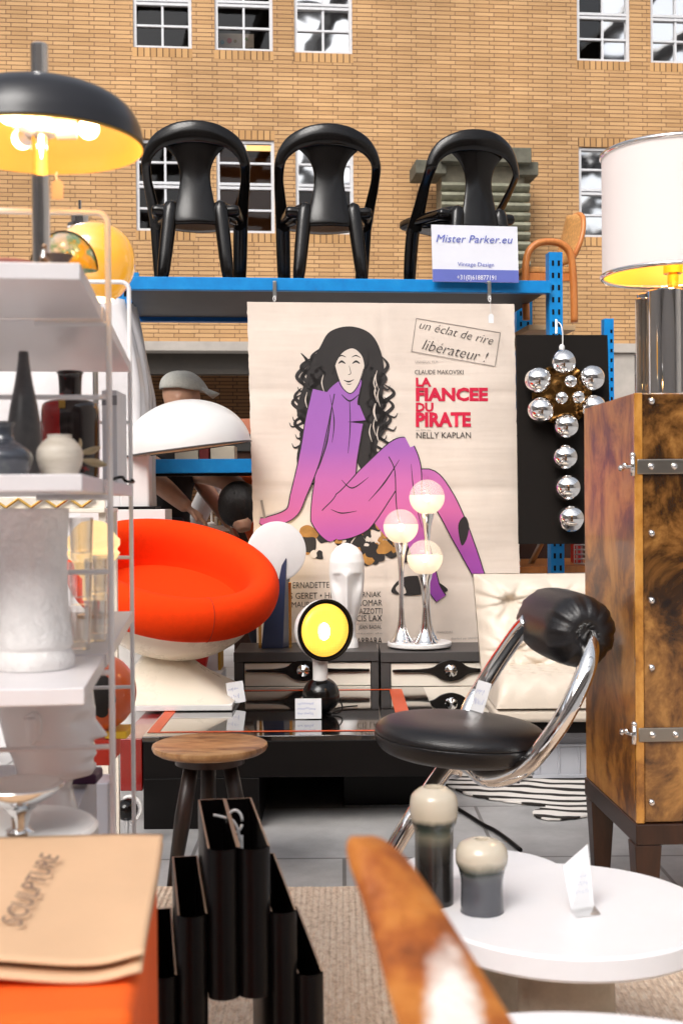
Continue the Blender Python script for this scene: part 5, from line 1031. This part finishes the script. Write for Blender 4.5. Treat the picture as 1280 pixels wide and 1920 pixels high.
sc_ = scribble(t, ((a.x+b.x)/2-.0, c.z*.42), .026, .035, 3, mat('faint ink', (.35,.42,.62), .7), y=-.004, seed=33)
for v in sc_.data.vertices: v.co.y = -.0015+ (v.co.x-a.x)/(b.x-a.x)*.02-.01+v.co.z/c.z*.021

# ------------------------------------------------------------------ teak chair back right in front of the lens
hide = ramp_mat('brown cowhide', [(.30,(.13,.028,.004)),(.45,(.34,.085,.009)),(.58,(.48,.16,.022)),(.75,(.52,.22,.06))], 9, .55, stretch=(2.2,2.2,.7), bump=.5)
_n = hide.node_tree.nodes; _L = hide.node_tree.links; _tc = [x for x in _n if x.type == 'TEX_COORD'][0]; _cr = [x for x in _n if x.type == 'VALTORGB'][0]
_sp = _n.new('ShaderNodeVectorMath'); _sp.operation = 'DISTANCE'; _nz = _n.new('ShaderNodeTexNoise'); _nz.inputs['Scale'].default_value = 60; _L.new(_tc.outputs['Object'], _nz.inputs[0])
_mp = _n.new('ShaderNodeMapping'); _mp.inputs['Scale'].default_value = (1,0,.62); _L.new(_tc.outputs['Object'], _mp.inputs[0]); _L.new(_mp.outputs[0], _sp.inputs[0])
_ad = _n.new('ShaderNodeMath'); _ad.operation = 'MULTIPLY_ADD'; _ad.inputs[1].default_value = .010; _L.new(_nz.outputs[0], _ad.inputs[0]); _L.new(_sp.outputs['Value'], _ad.inputs[2])
_mr = _n.new('ShaderNodeMapRange'); _mr.inputs[1].default_value = .0245; _mr.inputs[2].default_value = .017; _L.new(_ad.outputs[0], _mr.inputs[0])
_mx = _n.new('ShaderNodeMixRGB'); _mx.inputs[2].default_value = (.80,.74,.68,1); _L.new(_mr.outputs[0], _mx.inputs[0]); _L.new(_cr.outputs[0], _mx.inputs[1]); _L.new(_mx.outputs[0], _n['Principled BSDF'].inputs['Base Color'])
t = T('hide_chair', 'chair back in brown and white cowhide out of focus in the foreground', 'chair', 790, .60, z=0); q = t.q
def row(py, xl, xr, off): a = q(xl, py, off); b = q(xr, py, off); return a, b
rows_ = [(1572,655,700,.205),(1590,646,738,.20),(1625,650,772,.185),(1680,672,812,.165),(1740,690,850,.14),(1800,706,888,.115),(1860,722,925,.09),(1920,740,962,.06),(2000,765,1010,.02),(2120,800,1080,-.05)]
RW = [row(*r_) for r_ in rows_]
m = MB(); vs = []; nn = 14
for (a, b) in RW:
    for k in range(nn):
        an = 2*PI*k/nn; cx = (a+b)/2; hw_ = (b.x-a.x)/2; vs.append((cx.x+hw_*math.copysign(abs(math.cos(an))**.8, math.cos(an)), cx.y+.011*math.sin(an)+.010*math.cos(an)**2, cx.z))
m.add(vs, [(i*nn+k, i*nn+(k+1) % nn, (i+1)*nn+(k+1) % nn, (i+1)*nn+k) for i in range(len(RW)-1) for k in range(nn)]+[tuple(range(nn-1,-1,-1)), tuple((len(RW)-1)*nn+k for k in range(nn))]); m.build('back_rail', hide, t, sub=2, smooth=180)
a, b = RW[-1]; m = MB()
m.tube([((a.x+b.x)/2, a.y, a.z+.02), ((a.x+b.x)/2+.01, a.y-.04, .45), ((a.x+b.x)/2+.01, a.y-.01, 0)], [.016,.018,.013], 12)
m.build('leg', teak, t, smooth=180)
_c = q(850, 1935, .07); _sp.inputs[1].default_value = (_c.x, 0, _c.z*.62)
# ------------------------------------------------------------------ goatskin cabinet
t = T('trunk_cabinet', 'tall lacquered brown goatskin cabinet with riveted steel straps on dark legs', 'cabinet', 1200, 2.9, z=0, yaw=.042); q = t.q; s = t.s
zt_, z0 = q(1200, 736).z, q(1200, 1545).z; dp = .50; wd = .55
goat_l = goat
m = MB(); m.box2((.0,.012,z0),(wd,dp,zt_)); m.build('front_side', goat_dk, t, bevel=.004)
m = MB(); m.box2((-.006,.0135,z0+.001),(-.0005,dp-.001,zt_-.001)); m.build('left_side', goat_side, t, smooth=0)
m = MB(); m.box2((-.008,.0,z0+.0005),(.012,.0115,zt_-.0005)); m.build('corner_strip', goat, t, bevel=.002)
m = MB(); m.box2((.013,.004,z0+.002),(wd-.002,.0115,zt_-.002)); m.build('front_door', goat_dk, t, bevel=.003)
stp = mat('dull steel strap', (.42,.38,.33), .32, 1, var=.08)
for y0, y1 in ((861, 889), (1365, 1391)):
    a, b = q(1200, y1).z, q(1200, y0).z; m = MB(); m.box2((-.002,-.004,a),(wd,.0035,b)); st = m.build('strap', stp, t, bevel=.0025)
    m = MB(); zc = (a+b)/2
    for px in (1222, 1265, 1308, 1350): m = MB(); m.sphere((q(px, 1400).x, -.003, zc), .0085, 16, 10); m.build('rivet', chrome, st, smooth=180)
    m = MB(); m.tube([(-.013,-.004,a-.004),(-.013,-.004,b+.006)], .0055, 10); m.sphere((-.013,-.004,b+.010), .007, 12, 8); m.sphere((-.022,.03,zc+.004), .007, 14, 10); m.sphere((-.026,.05,zc-.002), .008, 14, 10); m.tube([(-.013,-.002,zc),(-.026,.05,zc)], .0045, 8); m.build('clasp', chrome, st, smooth=180)
for py in (752, 1000, 1126, 1252, 1505): m = MB(); m.sphere((q(1221, py).x, .0025, q(1221, py).z), .0085, 16, 10); m.build('stud', chrome, t, smooth=180)
m = MB(); m.box2((-.010,-.004,z0-.05),(wd+.004,dp+.004,z0-.001)); m.build('base_rail', darkwood, t, bevel=.003)
for (x, y) in ((.02,.03),(.02,dp-.05),(wd-.04,.03),(wd-.04,dp-.05)):
    m = MB(); a = .032; b = .019; m.hexa([(x-b,y-b,0),(x+b,y-b,0),(x+b,y+b,0),(x-b,y+b,0)], [(x-a,y-a,z0-.051),(x+a,y-a,z0-.051),(x+a,y+a,z0-.051),(x-a,y+a,z0-.051)]); m.build('leg', darkwood, t, bevel=.002)
TZ = zt_
# ------------------------------------------------------------------ drum lamp
t = T('drum_lamp', 'large lamp with a pale drum shade, chrome rims and a chrome cylinder base', 'table lamp', 1262, 3.12, z=TZ+.001); q = t.q; s = t.s
zb0, zb1 = q(1262, 516).z, q(1262, 290).z; r = 130*s
shm = bpy.data.materials.new('pale shade cloth'); shm.use_nodes = True; p = shm.node_tree.nodes['Principled BSDF']; p.inputs['Base Color'].default_value = (.70,.62,.60,1); p.inputs['Roughness'].default_value = .75; p.inputs['Emission Color'].default_value = (1,.88,.80,1); p.inputs['Emission Strength'].default_value = .10
m = MB(); m.lathe([(r,zb0),(r,zb1)], 72); m.f = [f for f in m.f if len(f) == 4]; m.build('shade', shm, t, smooth=180)
m = MB(); m.lathe([(r-.003,zb0),(r-.003,zb1)], 72); m.f = [f for f in m.f if len(f) == 4]; m.build('shade_lining', mat('gold lining', (.80,.48,.10), .5, var=.03), t, smooth=180)
for z in (zb0, zb1): m = MB(); m.tube([(r*math.cos(k*PI/36), r*math.sin(k*PI/36), z) for k in range(73)], .006, 10); m.build('shade_rim', chrome, t, smooth=180)
cz = q(1262, 548).z; smoky = glass('smoky acrylic', (.70,.62,.52), .25)
for (px, off, rr_, top, mm) in ((1248, -.06, .045, 545, chrome), (1300, -.05, .048, 540, chrome), (1206, -.02, .020, 560, smoky), (1216, .05, .030, 552, chrome)):
    c = q(px, 700, off); zz = q(px, top, off).z; m = MB(); m.lathe([(rr_-.002,0),(rr_,.002),(rr_,zz-.002),(rr_-.002,zz),(0,zz)], 48, (c.x, off, 0)); m.build('cylinder', mm, t)
m = MB(); m.lathe([(.014,cz-.01),(.014,zb0+.0),(.024,zb0+.004),(.024,zb0+.05)], 24); m.build('socket', gold, t)
m = MB(); m.sphere((0,0,zb0+.09), .032, 20, 12); m.build('bulb', emit('drum bulb', (1,.66,.26), 10), t, smooth=180)
ld = bpy.data.lights.new('drum_light', 'POINT'); ld.energy = 2.4; ld.color = (1,.64,.26); ld.shadow_soft_size = .035; lo = bpy.data.objects.new('drum_light', ld); COL.objects.link(lo); lo.parent = t.root; lo.location = (.0,-.05,zb0+.08)

# ------------------------------------------------------------------ black panel and its chrome ball light
t = T('felt_board', 'tall matt black panel hanging on the blue rack behind chrome balls', 'panel', 1055, 5.30, z=0, yaw=.10); q = t.q
p4 = [q(973,1020), q(1150,1020), q(1138,628), q(968,628)]; board(p4, 0, .02).build('board', mat('black panel felt', (.010,.0075,.006), .8, spec=.2), t, smooth=0)
m = MB(); m.tube([tuple(q(1042, 626, .03)), tuple(q(1042, 600, .06))], .006, 6); m.build('hanger', steel, t)
t = T('ball_light', 'wall light of mirror chrome balls set as a flower with a hanging tail', 'wall light', 1057, 5.24, py=800, yaw=.10); q = t.q; s = t.s
chrome_b = mat('mirror chrome', (.92,.91,.90), .012, 1, var=.01, rvar=.004)
for (px, py, rp) in ((1054,680,25),(1007,713,25.5),(1106,709,25.5),(1012,769,25.5),(1109,765,25.5),(1059,799,25),(1057,857,25),(1062,914,25.5),(1068,972,28-2),(1061,718,12),(1045,748,12),(1075,747,12)):
    r = rp*s; c = q(px, py, 0); c.y = .035-r*.75 if rp > 20 else -.06; m = MB(); m.sphere(c, r, 40, 24); bl = m.build('ball', chrome_b, t, smooth=180)
    if rp > 20: m = MB(); m.lathe([(r*.35,0),(r*.35,.05)], 16, (c.x, c.y+r*.80, c.z), (0,1,0)); m.build('collar', chrome, bl)
m = MB(); c = q(1058, 738); m.lathe([(0,-.001),(54*s,-.001),(56*s,.004),(54*s,.008),(0,.008)], 72, (c.x, .035, c.z), (0,1,0), fn=lambda a, z: 1+.05*math.cos(6*a+.3)); m.build('back_plate', mat('dark brass', (.20,.10,.03), .22, 1), t, smooth=40)
m = MB(); c = q(1054, 651); m.lathe([(.012,-.012),(.012,.006),(.006,.014)], 16, (c.x, .012, c.z)); m.build('cord_grip', white_p, t)
m = MB(); m.tube(cat([tuple(q(1054,648,.012)), tuple(q(1054,625,.01)), tuple(q(1051,610,.02)), tuple(q(1046,604,.03))], 6), .003, 7); m.build('cord', white_p, t, smooth=180)

# ------------------------------------------------------------------ wooden armchair on the rack's right end
t = T('wooden_armchair', 'orange pine armchair with arched arm and cane back behind the rack post', 'armchair', 1040, 5.9, py=608, yaw=.10); q = t.q; s = t.s
def arm(off):
    pts = [q(986,600,off), q(984,520,off), q(988,478,off), q(1004,458,off), q(1028,453,off), q(1052,458,off), q(1068,476,off), q(1074,520,off), q(1076,604,off)]
    for p in pts: p.y = off
    m = MB(); m.tube(cat(pts, 8), [.022,.022,.021,.021,.022,.022,.022], 12, flat=.8, up=(0,1,0)); m.build('arm_frame', orangewood, t, smooth=180)
arm(0); arm(.42)
a, c = q(982, 502, 0), q(1078, 490, 0); m = MB(); m.box2((a.x, .03, a.z-.02), (c.x, .39, a.z+.015)); m.build('seat', wicker, t, bevel=.012)
m = MB(); m.box2((a.x,.012,a.z-.06),(c.x,.03,a.z-.022)); m.box2((a.x,.39,a.z-.06),(c.x,.408,a.z-.022)); m.build('seat_rail', orangewood, t, bevel=.003)
b0, b1 = q(1066, 490), q(1093, 386); m = MB()
def cane(u, v):
    h = v; hw_ = .20*(.65+.35*math.sin(PI*min(1, .25+h*.75)))*(1 if h < .8 else math.sqrt(max(0, 1-((h-.8)/.2)**2)))
    return (b0.x+(b1.x-b0.x)*h+.03*math.sin(PI*h)*.6+.035*((2*u-1)**2-.5), .21+hw_*(2*u-1), b0.z+(b1.z-b0.z)*h)
m.grid(cane, 20, 24); m.build('back', wicker, t, smooth=180, solid=.012)
m = MB(); m.tube([cane(0, v/24) for v in range(25)]+[cane(1, 1-v/24) for v in range(25)], .013, 8); m.build('back_frame', orangewood, t, smooth=180)
DK2 = T('deck_board', 'pine shelf board holding the orange wooden armchair', 'shelf', 1040, 5.86, py=609, yaw=.10); m = MB(); a, c = DK2.q(990, 612), DK2.q(1078, 609); m.box2((a.x,0,-.025),(c.x,.5,0)); m.build('board', mat('pale pine', (.55,.36,.19), .6), DK2, bevel=.002)

# ------------------------------------------------------------------ white dome lamp and its box on the left
BX = T('white_box', 'white box carrying the dome lamp behind the red chair', 'box', 230, 5.04, z=0); m = MB(); a, c = BX.q(150, 985), BX.q(310, 955); m.box2((a.x, 0, 0), (c.x, .20, c.z)); m.build('body', white_p, BX, bevel=.003); BZ = c.z
t = T('dome_lamp', 'big white dome lamp with a half-bowl shade on a wide white post', 'table lamp', 255, 5.12, z=BZ+.001); q = t.q; s = t.s
m = MB(); a, c = q(228, 955), q(282, 852); m.prism([(a.x,0),(c.x,0),(c.x,c.z),(a.x,c.z-.01)], -.04, .06); m.build('post', white_p, t, bevel=.012, seg=4)
m = MB(); m.box2((a.x-.05,-.07,-.0),(c.x+.03,.09,.012)); m.build('foot', black_matte, t, bevel=.003)
c = q(352, 842, .08); RX = 121*s; tl_ = Matrix.Rotation(R(-7), 3, 'Y') @ Matrix.Rotation(R(2), 3, 'X')
def dome(r, inner=0):
    m = MB(); pr = [(r*math.cos(k*PI/2/16), (94*s/RX)*r*math.sin(k*PI/2/16)) for k in range(17)]; m.lathe(pr, 64); m.f = [f for f in m.f if len(f) == 4 or inner == 0 and False]; m.v = [tuple(tl_ @ Vector(v)+c) for v in m.v]; return m
dome(RX).build('shade', white_p, t, smooth=180); dome(RX*.98).build('shade_lining', mat('cream lining', (.88,.74,.54), .5), t, smooth=180)
m = MB(); m.tube([tl_ @ Vector((RX*math.cos(k*PI/36), RX*math.sin(k*PI/36), 0))+c for k in range(73)], .004, 8); m.build('rim', char, t, smooth=180)
m = MB(); m.tube(cat([tuple(q(232, 940, .0)), tuple(q(224, 900, .03)), tuple(q(236, 868, .06)), tuple(q(262, 846, .08))], 6), .010, 10); m.build('arm', char, t, smooth=180)
t = T('lattice_tray', 'cream tray with a gold zigzag rim behind the second shelf', 'tray', 90, 3.3, py=962); q = t.q
a, c = q(-60, 955), q(196, 931); m = MB(); m.box2((a.x,0,a.z-.012),(c.x,.2,a.z)); m.box2((a.x,.012,a.z),(c.x,.02,c.z)); m.build('rail', cream, t, bevel=.002)
m = MB(); k = 0; x = a.x
pts = []
while x < c.x: pts.append((x, .004, a.z+.004 if k % 2 else c.z-.004)); x += .034; k += 1
for i in range(len(pts)-1): m.tube([pts[i], pts[i+1]], .004, 6)
m.build('zigzag', gold, t)
lg_ = MB(); [lg_.box2((x_, y_, -1.06), (x_+.02, y_+.02, a.z-.012)) for x_ in (a.x, c.x-.02) for y_ in (.02, .17)]; lg_.build('leg', cream, t)

# ------------------------------------------------------------------ people behind the lamps
def bake_body(mb, name, m, parent, vox=.008, relax=5): return mb.build(name, m, parent, remesh=vox, relax=relax, smooth=180)
def hand(mb, wrist, d, up_, L_=.18, curl=.5, side=1):
    d = Vector(d).normalized(); up_ = Vector(up_); up_ = (up_-d*up_.dot(d)).normalized(); sd_ = d.cross(up_)
    w = Vector(wrist); mb.tube([w, w+d*.03, w+d*.06, w+d*.085], [.024,.032,.037,.034], 12, flat=.55, up=sd_)
    for i, (o, ln) in enumerate(((-.030,.068),(-.010,.080),(.011,.075),(.030,.058))):
        b = w+d*.082+sd_*o; p1 = b+d*ln*.45-up_*ln*.10*curl; p2 = p1+(d*(1-curl*.6)-up_*curl*.9)*ln*.33; p3 = p2+(d*(1-curl)-up_*curl*1.2)*ln*.26; mb.tube([b-d*.02, p1, p2, p3], [.0095,.009,.0085,.007], 8)
    b = w+d*.028+sd_*(-.032*side); mb.tube([b, b+d*.03-sd_*.022*side-up_*.008, b+d*.058-sd_*.026*side-up_*.02], [.013,.011,.009], 8)
t = T('person', 'man in a grey flat cap and black t-shirt reaching down behind the dome lamp', 'person', 343, 6.35, z=0); q = t.q
zc = q(343, 741).z; hc = Vector((q(338, 741).x, 0, zc-.13)); H = .225
b = MB(); b.head((hc.x+.01, 0, hc.z-.01), H, 0, rows=40, cols=44)
sh = Vector((q(322, 800).x, 0, zc-.30)); hip = Vector((q(312, 1000).x, .02, .93))
b.tube([hc+Vector((0,0,.03)), hc+Vector((-.02,0,-.07)), sh+Vector((0,0,.02))], [.055,.056,.07], 14)
b.tube([sh+Vector((0,0,.02)), sh+Vector((0,0,-.12)), (sh+hip)/2, hip+Vector((0,0,.08)), hip], [.09,.15,.145,.145,.15], 18, flat=.68, up=(0,1,0))
for sy in (-1, 1): b.tube([sh+Vector((.0,0,-.03)), sh+Vector((0,sy*.12,-.03)), sh+Vector((0,sy*.19,-.07))], [.07,.07,.055], 12)
el = q(288, 897, -.30); wr = q(352, 952, -.36); hd_ = q(392, 984, -.36)
b.tube(cat([sh+Vector((0,-.19,-.06)), sh.lerp(el, .5)+Vector((-.02,-.10,0)), el, el.lerp(wr, .35)+Vector((0,0,.0)), wr], 5), [.058,.055,.050,.054,.048,.033], 14); hand(b, wr, hd_-wr, (.5,.0,.8), curl=.55, side=-1)
el2 = q(395, 930, .10); wr2 = q(432, 985, .02); b.tube(cat([sh+Vector((0,.19,-.06)), sh.lerp(el2,.5)+Vector((0,.12,0)), el2, wr2], 5), [.052,.048,.043,.030], 12); hand(b, wr2, (.4,-.1,-.9), (1,0,0), curl=.6)
for sy in (-1, 1): b.tube([hip+Vector((0,sy*.09,0)), (hip.x+.02,sy*.10,.5), (hip.x,sy*.10,.09)], [.085,.058,.042], 14); b.tube([(hip.x-.05,sy*.10,.04),(hip.x+.04,sy*.10,.045),(hip.x+.17,sy*.10,.03)], [.038,.042,.03], 10)
bake_body(b, 'body', skin, t)
sm_ = MB(); sm_.tube([sh+Vector((0,0,.055)), sh+Vector((0,0,-.02)), sh+Vector((0,0,-.13)), (sh+hip)/2, hip+Vector((0,0,.06)), hip+Vector((0,0,-.03))], [.085,.13,.168,.166,.168,.172], 20, flat=.72, up=(0,1,0))
for sy, e_ in ((-1, el), (1, el2)): ss = sh+Vector((0,sy*.16,-.045)); sm_.tube([sh+Vector((0,sy*.05,-.04)), ss, ss.lerp(e_, .48)+Vector((-.01,sy*.05*.6,0))], [.09,.078,.070], 14)
bake_body(sm_, 'tshirt', mat('black cotton', (.013,.011,.012), .85, bump=.2, bscale=60), t, .010, 6)
tr = MB()
for sy in (-1, 1): tr.tube([hip+Vector((0,sy*.085,.04)), (hip.x+.02,sy*.10,.5), (hip.x,sy*.10,.06)], [.105,.075,.062], 16)
bake_body(tr, 'trousers', mat('dark denim', (.03,.035,.05), .8), t, .010, 5)
cp = MB(); cc = hc+Vector((.012,0,H*.70))
def capf(u, v):
    a = 2*PI*u; e = 1-v; rr = math.sin(min(1, v*1.0)*PI/2); fw = max(0, math.cos(a)); x = .108*rr*math.cos(a)*(1+.35*fw*(v**3)); y = .092*rr*math.sin(a); z = .092*math.cos(v*PI/2)**.8-.02*fw*v**3+ (.012*math.cos(a*2)*v*(1-v)); return tuple(cc+Vector((x-.008, y, z+.004)))
cp.grid(capf, 48, 20); capm = mat('grey tweed', (.52,.51,.46), .9, var=.12, scale=90, bump=.3, bscale=300); cp.build('cap', capm, t, smooth=180, solid=.006)
br = MB(); br.grid(lambda u, v: tuple(cc+Vector((.105+.085*v*math.cos((u-.5)*2.0), .085*math.sin((u-.5)*2.3)*(1-.25*v), .012-.034*v-.02*(2*u-1)**2))), 16, 8); br.build('cap_peak', capm, t, smooth=180, solid=.006)
t = T('person', 'dark-haired person in an orange top bending low beside the poster edge', 'person', 455, 6.05, z=0); q = t.q
b = MB(); hp = q(448, 950, -.10); nk_ = q(468, 912, .12); hip = Vector((q(540, 950).x, .45, .72)); 
b.sphere(hp, .098, 24, 16, sc=(.92,1.05,1.12)); b.tube([hp+Vector((.02,.04,.02)), nk_], [.062,.07], 12); b.sphere(q(466, 985, -.12), .026, 12, 8, sc=(.5,1,1.3)); b.tube([hp+Vector((.02,-.06,-.08)), hp+Vector((.03,-.075,-.115))], [.05,.03], 10)
b.tube([nk_, nk_.lerp(hip, .5)+Vector((0,0,.05)), hip], [.12,.16,.17], 18, flat=.75)
sh_ = nk_+Vector((-.02,-.08,-.02)); el = q(412, 898, .06); wr = q(346, 893, .46); b.tube(cat([nk_, sh_, el, wr], 5), [.065,.06,.045,.030], 12); hand(b, wr, (-.8,.1,-.25), (0,-.5,.8))
b.tube(cat([nk_+Vector((.25,.05,-.05)), nk_+Vector((.28,-.15,-.30)), nk_+Vector((.12,-.35,-.45))], 5), [.06,.045,.03], 12); hand(b, nk_+Vector((.12,-.35,-.45)), (-.8,-.3,-.3), (0,0,1))
for sx in (-.10, .10): b.tube([hip+Vector((sx,0,0)), Vector((hip.x+sx-.05, .12, .45)), Vector((hip.x+sx, .40, .08))], [.085,.062,.045], 12); b.tube([(hip.x+sx,.45,.045),(hip.x+sx,.24,.03)], [.042,.03], 10)
bake_body(b, 'body', skin, t)
m = MB(); m.sphere(hp+Vector((0,-.004,.008)), .104, 28, 18, sc=(.95,1.05,1.10), axis=(-.1,-.85,.5), z0=-.15, z1=.9999); m.build('hair', mat('black hair', (.010,.007,.006), .5, var=.8, scale=40, bump=1, bscale=90, stretch=(5,1,.6)), t, smooth=180, solid=.006)
m = MB(); m.tube([nk_+Vector((-.03,-.03,.0)), nk_.lerp(hip, .5)+Vector((0,0,.05)), hip], [.125,.178,.18], 20, flat=.78); m.tube([nk_+Vector((0,-.02,0)), sh_, sh_.lerp(el, .3)], [.085,.074,.066], 14); m.sphere(q(447, 921, -.12), .075, 20, 12, sc=(1,.7,.5)); bake_body(m, 'top', orangefab, t, .012, 5)
m = MB(); [m.tube([hip+Vector((sx,0,.02)), Vector((hip.x+sx-.05, .12, .45)), Vector((hip.x+sx, .40, .10))], [.11,.08,.06], 14) for sx in (-.10, .10)]; bake_body(m, 'trousers', MATS['dark denim'], t, .012, 5)

# ------------------------------------------------------------------ goods seen in the gaps
t = T('white_tube_lamp', 'slanting white tube lamp behind the two people', 'lamp', 390, 6.75, z=0); q = t.q; m = MB(); a, c = q(362, 985), q(405, 895); m.tube([tuple(a), tuple(c)], .058, 20); m.build('tube', white_p, t); m = MB(); m.lathe([(.12,0),(.12,.02),(.02,.04),(.02,a.z)], 20, (a.x,0,0)); m.build('foot', white_p, t)
t = T('small_yellow_lamp', 'small lamp with a yellow cone shade on the stall table', 'lamp', 397, 6.9, py=985); q = t.q; s = t.s; m = MB(); z = q(397, 952).z; m.lathe([(17*s,z),(6*s,z+14*s),(2*s,z+17*s)], 24); m.build('shade', mat('yellow enamel', (.75,.42,.02), .3), t); m = MB(); m.lathe([(13*s,0),(13*s,.01),(2*s,.02),(2*s,z)], 18); m.build('stem', white_p, t)
STB = T('stall_table', 'pale trestle table with books behind the two people', 'table', 400, 6.85, z=0); q = STB.q; zz = q(400, 986).z; m = MB(); m.box2((-.6,0,zz-.03),(.9,.7,zz)); m.build('tabletop', cream, STB, bevel=.003)
m = MB(); [m.box2((x_,y_,0),(x_+.04,y_+.04,zz-.031)) for x_ in (-.55,.8) for y_ in (.03,.6)]; m.build('leg', char, STB)
rr = random.Random(8)
for k in range(7):
    x0 = 402+k*7; hgt = rr.uniform(14, 26); c_ = rr.choice([(.5,.45,.38),(.12,.2,.3),(.5,.1,.06),(.65,.6,.5),(.08,.07,.06),(.4,.25,.1)])
    tb = block('book', ['tan', 'blue', 'red', 'cream', 'dark', 'ochre', 'grey'][k]+' spined book standing in the row on the stall table', 'book', x0, 985-hgt, x0+5.5, 985, 6.87, .16, mat('book cloth', c_, .7), z=zz+.001); tb.root['group'] = 'books on the stall table'
for (nm, lb, x0, y0, x1, y1, D, col) in (('cardboard_box', 'orange-pink cardboard box edge above the blue lower shelf', 430, 785, 500, 814, 7.4, (.5,.17,.09)), ('black_box', 'long black box on the far stall shelf by the poster', 428, 815, 500, 846, 7.3, (.02,.018,.016)), ('cream_box', 'left cream carton standing on the blue lower shelf', 328, 838, 372, 862, 5.95, (.70,.60,.46)), ('maroon_box', 'narrow dark red box between two cream cartons', 374, 838, 392, 862, 5.95, (.2,.015,.012)), ('cream_box', 'right cream carton on the blue lower shelf near the poster', 395, 836, 440, 862, 5.95, (.72,.62,.48))):
    b_ = block(nm, lb, 'box', x0, y0, x1, y1, D, .15, mat(nm+' card', col, .6))
    if D > 7: zz2 = b_.root.location.z; m = MB(); m.box2((-.09,.02,-zz2),(.09,.14,-.001)); m.build('stand', darkwood, b_, smooth=0)
# goods on the low pine deck right of the poster
def on_low(nm, lb, ct, px, py0, off, h, w_, m_):
    p = K.q(px, 1000, off); wp = K.base+K.ux*p.x+K.n*off; t = T(nm, lb, ct, 640, 1, z=0); t.root.location = (wp.x, wp.y, zq+.001); m = MB(); m.box2((-w_/2,0,0),(w_/2,.08,h)); m.build('body', m_, t, bevel=.004); return t
on_low('red_box', 'red and white carton on the low pine deck beside the cabinet', 'box', 1083, 0, .35, .12, .045, mat('red print', (.5,.02,.015), .5))
t = T('wire_basket', 'small wire basket on the low pine deck beside the cabinet', 'basket', 640, 1, z=0); p = K.q(1095, 1000, .2); wp = K.base+K.ux*p.x+K.n*.2; t.root.location = (wp.x, wp.y, zq+.001); m = MB()
for k in range(5): m.tube([(.05*math.cos(a*PI/12), .05*math.sin(a*PI/12), .004+k*.022) for a in range(25)], .0016, 5)
for a in range(12): m.tube([(.05*math.cos(a*PI/6), .05*math.sin(a*PI/6), .003), (.05*math.cos(a*PI/6), .05*math.sin(a*PI/6), .092)], .0016, 5)
m.build('wires', steel, t)
# under and behind the red chair
block('speaker_box', 'black hi-fi box on the floor left of the sideboard', 'box', 408, 1172, 436, 1206, 5.5, .25, black_gloss)
block('grey_stand', 'grey stand under the black hi-fi box', 'stand', 412, 1208, 438, 1300, 5.5, .2, mat('grey board', (.30,.31,.31), .5), z=0).root.location.z = 0
t = T('paper_bag', 'red paper carrier bag with string handles behind the white pedestal', 'bag', 368, 5.45, py=1262); q = t.q
a, b, c, d = q(352,1255), q(384,1255), q(392,1212), q(336,1216); m = MB(); m.hexa([(a.x,0,a.z),(b.x,0,b.z),(b.x,.08,b.z),(a.x,.08,a.z)], [(d.x,0,d.z),(c.x,0,c.z),(c.x,.10,c.z),(d.x,.10,d.z)]); m.build('body', mat('red paper', (.62,.012,.01), .6), t, bevel=.003)
m = MB(); [m.tube(cat([tuple(q(x_-6,1214,-.001)), tuple(q(x_-4,1196,-.004)), tuple(q(x_+2,1196,-.004)), tuple(q(x_+5,1213,-.001))], 4), .002, 6) for x_ in (340, 380)]; m.build('handle', MATS['red paper'], t, smooth=180)
CR = T('carton_stack', 'white printed carton holding up the red paper bag', 'box', 385, 5.5, z=0); q = CR.q; zb2 = q(380, 1264).z; a, c = q(330, 1264), q(414, 1264); m = MB(); m.box2((a.x,-.06,0),(c.x,.25,zb2)); m.build('body', paper, CR, bevel=.003)
t = T('white_carton', 'white carton with a black dot and ochre edge behind the red bag', 'box', 395, 5.62, z=zb2+.001); q = t.q; a, c = q(355, 1185), q(408, 1170); m = MB(); m.box2((a.x,0,0),(c.x,.15,c.z)); m.build('body', paper, t, bevel=.002); m = MB(); p = q(376, 1196); m.lathe([(.024,0),(.024,.003)], 24, (p.x,-.0035,p.z), (0,1,0)); m.build('dot', black_matte, t); m = MB(); m.box2((c.x+.0005,-.001,0),(c.x+.012,.15,c.z)); m.build('edge', mat('ochre card', (.55,.30,.03), .6), t, smooth=0)
m = MB(); p = CR.q(396, 1272, -.06); m.lathe([(.040,0),(.040,.002)], 24, (p.x,-.0625,p.z-.05), (0,1,0)); m.build('ochre_print', MATS['ochre card'], CR)
# cable on the floor
a = [fl(*p) for p in ((848,1516),(880,1536),(905,1552),(925,1562),(948,1578),(975,1600))]; m = MB(); m.tube(cat([(x, y, .010) for x, y in a], 6), .007, 8)
tag(m.build('floor_cable', black_matte, smooth=180), 'black cable running across the grey stone floor under the tube chair', 'cable')
